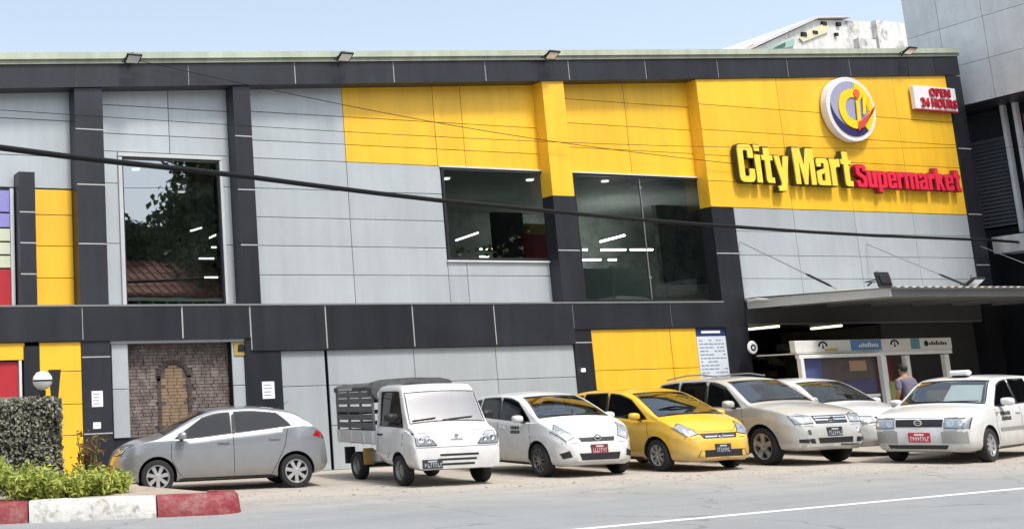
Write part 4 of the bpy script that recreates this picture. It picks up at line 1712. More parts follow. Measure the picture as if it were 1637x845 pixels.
# ================================================================== overhead cables
CABM = M('cable_black', (.010, .010, .011), .7, spec=.2)
pts2 = [(-120, 218), (0, 236), (100, 249), (200, 260.5), (300, 271), (400, 283), (500, 296), (600, 308.5), (700, 320), (800, 329.5), (900, 339.5), (1000, 349), (1100, 357), (1200, 364), (1300, 371), (1400, 376.5), (1500, 380.5), (1590, 384)]
q = MB()
P3 = []
for px, py in pts2:
    Y = 13.0 + (21.6 - 13.0) * ((px + 120) / 1710) ** 1.25
    P3.append(atY(px, py, Y))
P3 = [P3[0] + (P3[0] - P3[2]) * 1.2] + P3 + [Vector((34.61, 21.9, 4.95))]
q.tube(P3, .038, 8)
solo('overhead_cable', q, CABM, 'thick black overhead cable sagging across the whole facade', 'cable', smooth=60)
q = MB()
a, b = atY(213, 95, FY - .2), atY(1175, 262, FY - .12)
a2 = a
q.tube([a + (b - a) * t - Vector((0, 0, .25 * math.sin(PI * t))) for t in np.linspace(0, 1, 14)], .008, 5)
solo('overhead_cable', q, CABM, 'thin wire slanting from the leftmost roof floodlight to the big letters', 'cable')
q = MB()
a, b = atY(-60, 172, 19.0), atY(1640, 235, 21.5)
q.tube([a.lerp(b, t) - Vector((0, 0, .28 * math.sin(PI * t))) for t in np.linspace(0, 1, 18)], .006, 5)
solo('overhead_cable', q, CABM, 'hair-thin wire running nearly level across the upper panels', 'cable')
q = MB()
pc = P3[0]
q.tube([(pc.x, pc.y, 0), (pc.x, pc.y, 9)], [.16, .11], 12)
solo('utility_pole', q, M('pole_concrete', (.38, .37, .35), .9), 'round concrete pole carrying the thick cable beyond the left edge', 'pole', smooth=50)


#CARS#
# ================================================================== vehicles
def pchip(pts):
    x = np.array([p[0] for p in pts], float)
    y = np.array([p[1] for p in pts], float)
    h = np.diff(x)
    d = np.diff(y) / h
    m = np.zeros_like(y)
    m[0], m[-1] = d[0], d[-1]
    for i in range(1, len(x) - 1):
        if d[i - 1] * d[i] > 0:
            w1, w2 = 2 * h[i] + h[i - 1], h[i] + 2 * h[i - 1]
            m[i] = (w1 + w2) / (w1 / d[i - 1] + w2 / d[i])

    def f(q):
        q = np.clip(np.asarray(q, float), x[0], x[-1])
        k = np.clip(np.searchsorted(x, q) - 1, 0, len(x) - 2)
        t = (q - x[k]) / h[k]
        return ((1 + 2 * t) * (1 - t) ** 2 * y[k] + t * (1 - t) ** 2 * h[k] * m[k] + t * t * (3 - 2 * t) * y[k + 1] + t * t * (t - 1) * h[k] * m[k + 1])
    return f


def section(zt_, zb_, zbelt, w, k, crown, rock=0.08):
    cr = min(crown, .35 * (zt_ - zb_))
    zte = zt_ - cr
    zs_ = min(zbelt, zte - .018)
    g = zte - zs_
    wS = .965 * w
    yE = max(wS - .035 * min(1, g / .12) - k * g, .3 * w)
    hb = zs_ - zb_
    L = [(0, zb_), (.5 * w, zb_), (.80 * w, zb_ + .0), (.93 * w, zb_ + .04 * min(1, hb / .3)), (.978 * w, zb_ + .16 * hb), (.992 * w, zb_ + .34 * hb), (.996 * w, zb_ + .52 * hb), (.990 * w, zb_ + .66 * hb), (1.0 * w, zb_ + .745 * hb), (.992 * w, zb_ + .80 * hb), (.982 * w, zb_ + .90 * hb), (wS, zs_)]
    y0 = wS - .02 * min(1, g / .1)
    for t in (.08, .35, .65, .88):
        L.append((y0 + (yE - y0) * t, zs_ + g * t))
    L += [(yE * .985, zs_ + .96 * g), (yE * .945, zte + cr * .02), (yE * .86, zte + cr * .22), (yE * .68, zte + cr * .52), (yE * .42, zte + cr * .82), (yE * .18, zte + cr * .97), (0, zt_)]
    return L


def loft(xs, secs):
    K = len(secs[0])
    mb_ = MB()
    vs, fs = [], []
    R = 2 * K - 2
    for x, L in zip(xs, secs):
        vs += [(x, y, z) for y, z in L]
        vs += [(x, -y, z) for y, z in L[-2:0:-1]]
    for i in range(len(xs) - 1):
        for j in range(R):
            fs.append((i * R + j, i * R + (j + 1) % R, (i + 1) * R + (j + 1) % R, (i + 1) * R + j))
    fs.append(tuple(range(R))[::-1])
    fs.append(tuple((len(xs) - 1) * R + j for j in range(R)))
    mb_.add(vs, fs)
    return mb_


class Shape:
    def __init__(s, top, bot, belt, wid, k=.25, crown=.05):
        s.top, s.bot, s.belt, s.wid = pchip(top), pchip(bot), pchip(belt), pchip(wid)
        s.k, s.crown = k, crown
        kn = sorted(set([p[0] for p in top] + [p[0] for p in wid]))
        xs = []
        for a, b in zip(kn[:-1], kn[1:]):
            n = max(1, min(6, int((b - a) / .05) + 1))
            xs += [a + (b - a) * i / n for i in range(n)]
        xs.append(kn[-1])
        s.xs = np.array(xs)
        s.x0, s.x1 = top[0][0], top[-1][0]

    def body(s):
        return loft(s.xs, [section(float(s.top(x)), float(s.bot(x)), float(s.belt(x)), float(s.wid(x)), s.k, s.crown) for x in s.xs])

    def cabin(s, xr, xc, zf, inset=.06):
        xs = np.linspace(xr, xc, 26)
        return loft(xs, [section(max(float(s.top(x)) - inset, zf + .12), zf, float(s.belt(x)), float(s.wid(x)) - inset - .01, s.k, s.crown) for x in xs])


def tmp_obj(mb_, mat, name='cutter'):
    return link(name, mb_.mesh(name, mat))


def cut(mb_, mats, cutters, smooth=38):
    o = link('body_src', mb_.mesh('body_src', mats))
    cs = []
    for c, m in cutters:
        co = tmp_obj(c, m)
        cs.append(co)
        md = o.modifiers.new('b', 'BOOLEAN')
        md.operation = 'DIFFERENCE'
        md.solver = 'EXACT'
        md.material_mode = 'TRANSFER'
        md.object = co
    dg = bpy.context.evaluated_depsgraph_get()
    me = bpy.data.meshes.new_from_object(o.evaluated_get(dg))
    for x in cs + [o]:
        bpy.data.objects.remove(x)
    me.polygons.foreach_set('use_smooth', [True] * len(me.polygons))
    me.set_sharp_from_angle(angle=math.radians(smooth))
    me.name = 'body'
    return me


class Proj:
    """puts patches onto the body surface"""

    def __init__(s, mb_):
        bm = bmesh.new()
        me = mb_.mesh('proj', BLK)
        bm.from_mesh(me)
        bm.normal_update()
        s.t = BVHTree.FromBMesh(bm)
        bm.free()
        bpy.data.meshes.remove(me)

    def hit(s, a, b, d):
        if d == 'front':
            r = s.t.ray_cast(Vector((6, a, b)), Vector((-1, 0, 0)))
        elif d == 'rear':
            r = s.t.ray_cast(Vector((-6, a, b)), Vector((1, 0, 0)))
        elif d == 'top':
            r = s.t.ray_cast(Vector((a, b, 6)), Vector((0, 0, -1)))
        else:
            sg = 1 if d == 'left' else -1
            r = s.t.ray_cast(Vector((a, sg * 6, b)), Vector((0, -sg, 0)))
        if r[0] is None:
            p = {'front': Vector((1.9, a, b)), 'rear': Vector((-1.9, a, b)), 'top': Vector((a, b, 1.5)), 'left': Vector((a, .8, b)), 'right': Vector((a, -.8, b))}[d]
            r = s.t.find_nearest(p)
        n = r[1]
        if n.dot({'front': Vector((1, 0, 0)), 'rear': Vector((-1, 0, 0)), 'top': Vector((0, 0, 1)), 'left': Vector((0, 1, 0)), 'right': Vector((0, -1, 0))}[d]) < 0:
            n = -n
        return r[0], n

    def patch(s, low, up, d, off=.004, th=.012, nv=6, mb_=None):
        """ruled patch between two polylines of equal length, offset outwards, with a skirt"""
        q = mb_ or MB()
        nu = len(low)
        vs, fs = [], []
        for j in range(nv + 1):
            t = j / nv
            for i in range(nu):
                a = low[i][0] * (1 - t) + up[i][0] * t
                b = low[i][1] * (1 - t) + up[i][1] * t
                p, n = s.hit(a, b, d)
                vs.append(p + n * off)
        m = len(vs)
        for j in range(nv + 1):
            for i in range(nu):
                k = j * nu + i
                a = low[i][0] * (1 - j / nv) + up[i][0] * j / nv
                b = low[i][1] * (1 - j / nv) + up[i][1] * j / nv
                p, n = s.hit(a, b, d)
                vs.append(p + n * (off - th))
        for j in range(nv):
            for i in range(nu - 1):
                k = j * nu + i
                fs.append((k, k + 1, k + nu + 1, k + nu))
                fs.append((m + k, m + k + nu, m + k + nu + 1, m + k + 1))
        bd = [i for i in range(nu)] + [j * nu + nu - 1 for j in range(1, nv + 1)] + [nv * nu + i for i in range(nu - 2, -1, -1)] + [j * nu for j in range(nv - 1, 0, -1)]
        for a, b in zip(bd, bd[1:] + bd[:1]):
            fs.append((a, m + a, m + b, b))
        q.add(vs, fs)
        return q

    def quad(s, c, d, off=.004, th=.012, n=6, nv=6, mb_=None):
        """c: four corners (lower-left, lower-right, upper-right, upper-left)"""
        c = [np.array(p, float) for p in c]
        low = [tuple(c[0] + (c[1] - c[0]) * i / n) for i in range(n + 1)]
        up = [tuple(c[3] + (c[2] - c[3]) * i / n) for i in range(n + 1)]
        return s.patch(low, up, d, off, th, nv, mb_)

    def line(s, pts, d, w=.008, off=.0012, seg=.06, mb_=None):
        P = []
        for a, b in zip(pts[:-1], pts[1:]):
            L = max(1, int(math.hypot(b[0] - a[0], b[1] - a[1]) / seg))
            for i in range(L):
                P.append((a[0] + (b[0] - a[0]) * i / L, a[1] + (b[1] - a[1]) * i / L))
        P.append(pts[-1])
        lo, up = [], []
        for i, p in enumerate(P):
            a, b = P[max(i - 1, 0)], P[min(i + 1, len(P) - 1)]
            t = Vector((b[0] - a[0], b[1] - a[1]))
            t.normalize()
            nx, ny = -t.y * w / 2, t.x * w / 2
            lo.append((p[0] - nx, p[1] - ny))
            up.append((p[0] + nx, p[1] + ny))
        return s.patch(lo, up, d, off, .006, 1, mb_)


def wheel(parent, x, y, r, wd, style, side):
    """side +1: outer face towards +y"""
    R = r * (.70 if style in ('alloy', 'suv', 'dark') else .66)
    q = MB()
    q.lathe_y([(.001, side * wd * .12), (R * .9, side * wd * .10), (R * .9, -side * wd * .3), (.001, -side * wd * .3)], 20)
    w = link('wheel', q.mesh('wheel', BLKM), parent, (x, y, r))
    q = MB()
    h = wd / 2
    q.lathe_y([(R, -h * .85), (R * 1.02, -h), (r * .93, -h * 1.0), (r * .985, -h * .8), (r, -h * .45), (r, h * .45), (r * .985, h * .8), (r * .93, h), (R * 1.02, h), (R, h * .85), (R * .97, h * .3), (R * .97, -h * .3), (R, -h * .85)], 36)
    link('tyre', q.mesh('tyre', RUB, 40), w)
    q = MB()
    s_ = side
    if style == 'steel':
        q.lathe_y([(R * 1.0, s_ * h * .80), (R * .96, s_ * h * .86), (R * .90, s_ * h * .5), (R * .84, s_ * h * .12), (R * .62, s_ * h * .30), (R * .40, s_ * h * .52), (R * .30, s_ * h * .42), (R * .28, s_ * h * .62), (.001, s_ * h * .66)], 28)
        mat = M('steel_wheel', (.28, .29, .29), .5, .5)
    else:
        q.lathe_y([(R * 1.0, s_ * h * .78), (R * 1.0, s_ * h * .92), (R * .93, s_ * h * .92), (R * .88, s_ * h * .6), (R * .88, s_ * h * .2)], 32)
        q.lathe_y([(R * .27, s_ * h * .35), (R * .27, s_ * h * .78), (R * .18, s_ * h * .86), (.001, s_ * h * .86)], 16)
        n, wa, wb = {'alloy': (7, .26, .34), 'suv': (5, .36, .42), 'cap': (8, .24, .26), 'dark': (10, .12, .12)}[style]
        for i in range(n):
            t = 2 * PI * (i + .25) / n
            c, s2 = math.cos(t), math.sin(t)
            P = []
            for (ra, hw, yy) in ((R * .2, wa * R * .5, .80), (R * .92, wb * R * .5, .74)):
                for sg in (-1, 1):
                    for dy in (0, -.35):
                        P.append((c * ra - s2 * hw * sg, s_ * h * (yy + dy), s2 * ra + c * hw * sg))
            q.add(P, [(0, 2, 6, 4), (1, 5, 7, 3), (0, 4, 5, 1), (2, 3, 7, 6), (0, 1, 3, 2), (4, 6, 7, 5)])
        mat = ALLOY if style != 'dark' else M('dark_alloy', (.22, .22, .23), .3, .7)
    link('rim', q.mesh('rim', mat, 35), w)
    return w


def plate(t, x, z, mat, P, y=0.0, w=.33, h=.165, ink=None, rows=1):
    p, n = P.hit(y, z, 'front')
    q = MB()
    X = p.x + .012
    q.box(X - .02, X, y - w / 2, y + w / 2, z - h / 2, z + h / 2, bev=.004)
    o = lpart('number_plate', q, mat, t)
    q = MB()
    yy = -w * .40
    g = 0
    while yy < w * .40:
        ww = rng.uniform(.022, .034)
        q.box(X, X + .002, y + yy, y + yy + .009, z - h * .36, z + h * .10)
        k_ = rng.integers(0, 3)
        q.box(X, X + .002, y + yy + .0095, y + yy + ww, z - h * (.36, .15, -.01)[k_], z - h * (.24, .03, -.10)[k_])
        yy += ww + .014
    q.box(X, X + .002, y - w * .22, y + w * .22, z + h * .2, z + h * .38)
    lpart('plate_characters', q, ink or PAPER, o)


def seats(t, xf, zf, W, n=2, xrear=None):
    pos = [(xf, .36), (xf, -.36)] + ([(xrear, .34), (xrear, -.34)] if xrear is not None else [])
    for x, y in pos:
        q = MB()
        q.box(x - .25, x + .25, y - .23, y + .23, zf, zf + .16, bev=.05)
        q.add([(x - .20, y - .22, zf + .1), (x - .07, y - .22, zf + .1), (x - .07, y + .22, zf + .1), (x - .20, y + .22, zf + .1), (x - .36, y - .20, zf + .66), (x - .26, y - .20, zf + .66), (x - .26, y + .20, zf + .66), (x - .36, y + .20, zf + .66)],
              [(0, 1, 2, 3), (7, 6, 5, 4), (0, 4, 5, 1), (1, 5, 6, 2), (2, 6, 7, 3), (3, 7, 4, 0)])
        q.box(x - .38, x - .28, y - .12, y + .12, zf + .69, zf + .86, bev=.03)
        lpart('seat', q, SEATM, t)


def dash(t, x0, x1, z0, z1, w):
    q = MB()
    q.add([(x0, -w, z0), (x1, -w, z0), (x1, -w, z1 - .06), (x0 + .1, -w, z1), (x0, -w, z1 - .05), (x0, w, z0), (x1, w, z0), (x1, w, z1 - .06), (x0 + .1, w, z1), (x0, w, z1 - .05)],
          [(0, 1, 2, 3, 4), (9, 8, 7, 6, 5), (0, 5, 6, 1), (1, 6, 7, 2), (2, 7, 8, 3), (3, 8, 9, 4), (4, 9, 5, 0)])
    lpart('dashboard', q, M('dash_plastic', (.05, .05, .05), .8), t)
    q = MB()
    c = Vector((x0 - .12, -.36, z1 - .04))
    pts = []
    for i in range(17):
        a = 2 * PI * i / 16
        pts.append(c + Vector((.10 * math.cos(a) * .9, 0, 0)) * .6 + Vector((-.07 * math.cos(a + PI), .18 * math.sin(a), .17 * math.cos(a))))
    q.tube(pts, .014, 6)
    q.tube([c, c + Vector((.2, 0, -.1))], .03, 6)
    lpart('steering_wheel', q, PLAS, t)


def mirror(t, x, y, z, mat, s=1.0):
    sg = 1 if y > 0 else -1
    q = MB()
    vs, fs = [], []
    n = 12
    for (dx, sc) in ((-.07, .80), (-.05, .96), (.0, 1.0), (.05, .82), (.085, .45)):
        for i in range(n):
            a = 2 * PI * i / n
            cy, sz = math.cos(a), math.sin(a)
            e = .6
            vs.append((x + dx * s, y + sg * .085 * s + .115 * s * sc * math.copysign(abs(cy) ** e, cy), z + .075 * s * sc * math.copysign(abs(sz) ** e, sz)))
    for k in range(4):
        for i in range(n):
            fs.append((k * n + i, k * n + (i + 1) % n, (k + 1) * n + (i + 1) % n, (k + 1) * n + i))
    fs.append(tuple(range(n)))
    fs.append(tuple(4 * n + i for i in range(n)))
    q.add(vs, fs)
    o = lpart('door_mirror', q, mat, t, 50)
    q = MB()
    q.box(x - .03 * s, x + .03 * s, min(y - sg * .09, y + sg * .02), max(y - sg * .09, y + sg * .02), z - .085 * s, z - .045 * s)
    lpart('mirror_arm', q, PLAS, o)
    q = MB()
    q.box(x - .0735 * s, x - .0705 * s, y + sg * .085 * s - .085 * s, y + sg * .085 * s + .085 * s, z - .05 * s, z + .05 * s)
    lpart('mirror_glass', q, CHR, o)


def wiper(t, P, pts):
    q = MB()
    V = []
    for (y, z) in pts:
        p, n = P.hit(y, z, 'front')
        V.append(p + n * .022)
    q.tube(V, .009, 5)
    lpart('wiper', q, PLAS, t)


def handle(t, P, x, z, side, mat, w=.20):
    q = P.quad([(x - w / 2, z - .016), (x + w / 2, z - .013), (x + w / 2, z + .015), (x - w / 2, z + .018)], side, .024, .03, 4, 2)
    lpart('door_handle', q, mat, t, 50)


def winpoly(sh, xl0, xl1, xu0, xu1, lo=.035, up=.10, n=10, zl=None):
    low = []
    upc = []
    for i in range(n + 1):
        a = xl0 + (xl1 - xl0) * i / n
        b = xu0 + (xu1 - xu0) * i / n
        low.append((a, float(sh.belt(a)) + lo))
        upc.append((b, max(float(sh.top(b)) - up, float(sh.belt(b)) + lo + .01)))
    return low, upc


def shrink(poly, k=.014):
    c = np.mean(poly, 0)
    out = []
    for p in poly:
        d = np.array(p) - c
        L = np.linalg.norm(d)
        out.append(tuple(c + d * (1 - k / max(L, .05))))
    return out


CSC = 0.95


def build_car(name, label, c, loc, heading, paint, group=None):
    """c: dictionary of the car's shape; x forward, y left, origin on the ground below mid wheelbase"""
    t = thing(name, label, c.get('cat', 'car'), (loc[0], loc[1], 0), heading, group)
    t.scale = (CSC, CSC, CSC)
    sh = Shape(c['top'], c['bot'], c['belt'], c['wid'], c.get('k', .26), c.get('crown', .05))
    bm_ = sh.body()
    P = Proj(bm_)
    cutters = []
    wb, r, tw, wy = c['wb'], c['r'], c.get('tw', .19), c['wy']
    for x in (wb / 2, -wb / 2):
        for s_ in (-1, 1):
            q = MB()
            ra = r + c.get('arch', .05)
            prof = [(.001, -.20), (ra, -.20), (ra, .35), (.001, .35)]
            vs, fs = [], []
            n = 28
            for yy in (-.26, .35):
                for k in range(n):
                    a = 2 * PI * k / n
                    vs.append((x + ra * math.cos(a), s_ * (wy + yy), r + .01 + ra * math.sin(a)))
            for k in range(n):
                fs.append((k, (k + 1) % n, n + (k + 1) % n, n + k))
            fs += [tuple(range(n)), tuple(range(2 * n - 1, n - 1, -1))]
            q.add(vs, fs)
            cutters.append((q, BLKM))
    xr, xc, zf = c['cabin']
    cutters.append((sh.cabin(xr, xc, zf), c.get('trim', SEATM)))
    wins = []
    for w_ in c['wins']:
        low, up = winpoly(sh, *w_[:4], **(w_[4] if len(w_) > 4 else {}))
        wins.append((low, up))
        q = MB()
        q.prism(shrink(low + up[::-1]), -2, 2)
        cutters.append((q, PLAS))
    a0, z0, a1, z1 = c['shield']
    n = 10
    low = [(-a0 + 2 * a0 * i / n, z0 - .03 * (1 - (2 * i / n - 1) ** 2) * 0 + .035 * (2 * i / n - 1) ** 2 * -1) for i in range(n + 1)]
    up = [(-a1 + 2 * a1 * i / n, z1 - .02 * (2 * i / n - 1) ** 2) for i in range(n + 1)]
    q = MB()
    q.prismx(shrink(low + up[::-1], .018), c['shx'], 4)
    cutters.append((q, PLAS))
    if 'rear' in c:
        b0, y0, b1, y1 = c['rear']
        rl = [(-b0 + 2 * b0 * i / n, y0) for i in range(n + 1)]
        ru = [(-b1 + 2 * b1 * i / n, y1) for i in range(n + 1)]
        q = MB()
        q.prismx(shrink(rl + ru[::-1], .018), -4, c['rearx'])
        cutters.append((q, PLAS))
    me = cut(bm_, [paint], cutters)
    link('body', me, t)
    gl = c.get('side_glass', CGD)
    for low_, up_ in wins:
        for d in ('left', 'right'):
            lpart('side_window', P.patch(low_, up_, d, .002, .006, 6), gl, t, 40)
    lpart('windscreen', P.patch(low, up, 'front', .003, .006, 8), c.get('screen', CGL), t, 40)
    if 'rear' in c:
        lpart('rear_window', P.patch(rl, ru, 'rear', .003, .006, 6), gl, t, 40)
    lpart('windscreen_seal', P.line(low + up[::-1] + [low[0]], 'front', .022, .0045), PLAS, t)
    for low_, up_ in wins:
        for d in ('left', 'right'):
            lpart('window_seal', P.line(low_ + up_[::-1] + [low_[0]], d, .020, .0035), PLAS, t)
    for quad in c.get('lamps', ()):
        for s_ in (-1, 1):
            ql = [(s_ * a, b) for a, b in quad]
            lpart('lamp_seal', P.line(ql + [ql[0]], 'front', .010, .0085), PLAS, t)
    for x in (wb / 2, -wb / 2):
        for s_ in (-1, 1):
            wheel(t, x, s_ * wy, r, tw, c['rim'], s_)
    seats(t, c['seat'], zf - .22, 1, 2, c.get('seat2'))
    dash(t, *c['dash'])
    for (x0, x1, z0_, z1_) in c.get('pillars', ()):
        for d in ('left', 'right'):
            low_ = [(x0 + (x1 - x0) * i / 2, float(sh.belt(x0)) + .02) for i in range(3)]
            up_ = [(x0 - .03 + (x1 - x0) * i / 2, float(sh.top(x0)) - .095) for i in range(3)]
            lpart('pillar_trim', P.patch(low_, up_, d, .0015, .004, 6), PLAS, t)
    for pts in c.get('seams', ()):
        for d in ('left', 'right'):
            lpart('panel_gap', P.line(pts, d, .011), BLKM, t)
    lz = c['lamps'][0][1][1] - .035
    for s_ in (-1, 1):
        lpart('panel_gap', P.line([(s_ * .40, lz), (s_ * .60, lz), (s_ * .80, lz + .01)], 'front', .008), BLKM, t)
    for pts in c.get('fseams', ()):
        lpart('panel_gap', P.line(pts, 'front', .007), BLKM, t)
    for (x, z) in c.get('handles', ()):
        for d in ('left', 'right'):
            handle(t, P, x, z, d, c.get('hmat', paint))
    mx, my, mz = c['mirror']
    for s_ in (-1, 1):
        mirror(t, mx, s_ * my, mz, c.get('mmat', paint), c.get('ms', 1.0) * .88)
    for pts in c.get('wipers', ()):
        wiper(t, P, pts)
    for quad in c.get('lamps', ()):
        for s_ in (-1, 1):
            qd_ = [(s_ * a, b) for a, b in quad]
            h = lpart('headlight', P.quad(qd_, 'front', .007, .02, 7, 5), LENS, t, 40)
            for bx_, bz, br in c.get('bulbs', ()):
                p, nn = P.hit(s_ * bx_, bz, 'front')
                q = MB()
                vs = []
                m_ = 14
                for rr, dd in ((br, .011), (br * .8, .014), (br * .5, .010), (.002, .009)):
                    for k in range(m_):
                        a = 2 * PI * k / m_
                        pp, n2 = P.hit(s_ * bx_ + rr * math.cos(a), bz + rr * math.sin(a), 'front')
                        vs.append(pp + n2 * dd)
                fs = [(j * m_ + k, j * m_ + (k + 1) % m_, (j + 1) * m_ + (k + 1) % m_, (j + 1) * m_ + k) for j in range(3) for k in range(m_)]
                q.add(vs, fs)
                lpart('lamp_bowl', q, BULB, h, 40)
    for nm, quad, mat, off in c.get('front', ()):
        lpart(nm, P.quad(quad, 'front', off, .015, 8, 4), mat, t, 40)
    for nm, quad, mat, off in c.get('front2', ()):
        for s_ in (-1, 1):
            lpart(nm, P.quad([(s_ * a, b) for a, b in quad], 'front', off, .015, 5, 4), mat, t, 40)
    for nm, quad, mat, off in c.get('side', ()):
        for d in ('left', 'right'):
            lpart(nm, P.quad(quad, d, off, .012, 8, 3), mat, t, 40)
    for nm, quad, mat, off in c.get('back2', ()):
        for s_ in (-1, 1):
            lpart(nm, P.quad([(s_ * a, b) for a, b in quad], 'rear', off, .015, 5, 4), mat, t, 40)
    if 'plate' in c:
        plate(t, *c['plate'][:3], P, **c['plate'][3])
    if 'badge' in c:
        z, rx, rz, off = c['badge']
        q = MB()
        vs, fs = [], []
        m_ = 18
        p0, _ = P.hit(0, z, 'front')
        for (sc, dx) in ((1, .0), (1, .02), (.72, .022), (.72, .006)):
            for k in range(m_):
                a = 2 * PI * k / m_
                vs.append((p0.x + dx + off, rx * sc * math.cos(a), z + rz * sc * math.sin(a)))
        fs = [(j * m_ + k, j * m_ + (k + 1) % m_, (j + 1) * m_ + (k + 1) % m_, (j + 1) * m_ + k) for j in range(3) for k in range(m_)]
        q.add(vs, fs)
        q.box(p0.x + off, p0.x + off + .018, -rx * .75, rx * .75, z - rz * .16, z + rz * .16)
        lpart('badge', q, CHR, t, 40)
    return t, sh, P


def pnt(name, col, metal=0.0, rough=.32):
    m = M(name, col, rough, metal, .03, 3, spec=.5, coat=.8)
    n, l = m.node_tree.nodes, m.node_tree.links
    b = n['Principled BSDF']
    src = b.inputs['Base Color'].links[0].from_socket
    g = n.new('ShaderNodeNewGeometry')           # road dust clinging to the lower panels
    sp = n.new('ShaderNodeSeparateXYZ')
    l.new(g.outputs['Position'], sp.inputs[0])
    no = n.new('ShaderNodeTexNoise')
    no.inputs['Scale'].default_value = 7
    no.inputs['Detail'].default_value = 6
    l.new(g.outputs['Position'], no.inputs['Vector'])
    ad = n.new('ShaderNodeMath')
    ad.operation = 'MULTIPLY_ADD'
    l.new(no.outputs[0], ad.inputs[0])
    ad.inputs[1].default_value = -0.5
    l.new(sp.outputs[2], ad.inputs[2])
    mr = n.new('ShaderNodeMapRange')
    mr.inputs[1].default_value = -0.08
    mr.inputs[2].default_value = 0.42
    mr.inputs[3].default_value = 0.55
    mr.inputs[4].default_value = 0.0
    l.new(ad.outputs[0], mr.inputs[0])
    mx = n.new('ShaderNodeMix')
    mx.data_type = 'RGBA'
    l.new(mr.outputs[0], mx.inputs[0])
    l.new(src, mx.inputs[6])
    mx.inputs[7].default_value = (.27, .235, .19, 1)
    l.new(mx.outputs[2], b.inputs['Base Color'])
    return m


P_SIL = pnt('paint_silver', (.335, .355, .38), .62, .30)
P_WHT = pnt('paint_white', (.70, .71, .71))
P_WH2 = pnt('paint_white_cool', (.68, .69, .68))
P_YEL = pnt('paint_yellow', (.78, .46, .025))
P_BEI = pnt('paint_champagne', (.58, .58, .555), .3, .33)
P_LOW = M('paint_lower_grey', (.30, .30, .28), .45, .2)
GRIL = M('grille_black', (.015, .015, .016), .5)
PLR = M('plate_red', (.50, .03, .06), .45)
PLD = M('plate_dark_red', (.17, .03, .05), .45)
PLK = M('plate_black', (.03, .03, .035), .45)

RAD = math.radians
# ---- silver hatchback (nose towards the wall)
silver = dict(wb=2.49, r=.293, wy=.742, tw=.185, rim='alloy',
    top=[(-1.86, .50), (-1.855, .60), (-1.835, .78), (-1.79, .93), (-1.69, 1.05), (-1.54, 1.18), (-1.40, 1.285), (-1.26, 1.35), (-.9, 1.425), (-.4, 1.47), (.05, 1.455), (.40, 1.375), (.8, 1.195), (1.12, 1.035), (1.2, 1.0), (1.5, .935), (1.75, .845), (1.90, .745), (1.99, .62), (2.03, .50), (2.04, .42)],
    bot=[(-1.86, .40), (-1.80, .28), (-1.5, .22), (-1.0, .19), (1.0, .18), (1.7, .18), (1.98, .22), (2.04, .30)],
    belt=[(-1.86, 1.06), (-1.3, 1.055), (-.7, 1.0), (0, .945), (.7, .895), (1.2, .90), (2.04, .78)],
    wid=[(-1.86, .66), (-1.82, .73), (-1.6, .80), (-1.2, .845), (0, .848), (1.2, .845), (1.6, .80), (1.85, .68), (1.97, .52), (2.04, .36)],
    k=.30, cabin=(-1.55, 1.10, .69),
    wins=[(-.10, .92, -.10, .40), (-1.20, -.18, -.96, -.18)],
    pillars=[(-.17, -.11, 0, 0)],
    shield=(.66, 1.05, .52, 1.385), shx=.0, rear=(.54, 1.08, .46, 1.29), rearx=-1.25, seat=.0, seat2=-.85, dash=(.60, 1.05, .60, .97, .62),
    seams=[[(.98, .90), (1.0, .6), (.88, .36), (.80, .26)], [(-.13, .94), (-.13, .5), (-.12, .26)], [(-1.12, 1.03), (-1.06, .75), (-.92, .48), (-.80, .26)], [(.80, .25), (-.80, .25)]],
    handles=[(.05, .845), (-.88, .875)], mirror=(.80, .86, .985),
    lamps=[[(.36, .66), (.66, .70), (.70, .82), (.50, .76)]], bulbs=[(.52, .72, .05)],
    front=[('grille', [(-.36, .34), (.36, .34), (.44, .50), (-.44, .50)], GRIL, .004)], front2=[('fog_lamp', [(.48, .34), (.62, .38), (.62, .46), (.50, .46)], GRIL, .004)],
    side=[('sill_trim', [(-.86, .20), (.86, .20), (.86, .245), (-.86, .245)], PLAS, .004)],
    back2=[('tail_lamp', [(.54, .83), (.75, .84), (.73, 1.00), (.60, 1.00)], REDL, .008)])
t_sil, sh_, P_ = build_car('parked_car', 'silver five-door hatchback parked nose to the wall beside the brick infill', silver, (9.12, 19.70), RAD(165), P_SIL, 'cars parked in front of the shop')
q = MB()
q.tube([(-1.15, 0, 1.37), (-1.36, 0, 1.52)], [.008, .003], 5)
lpart('antenna', q, PLAS, t_sil)
lpart('tail_lamp', P_.quad([(-1.72, .86), (-1.58, .90), (-1.65, .98), (-1.73, .99)], 'left', .006, .015, 4, 3), REDL, t_sil)

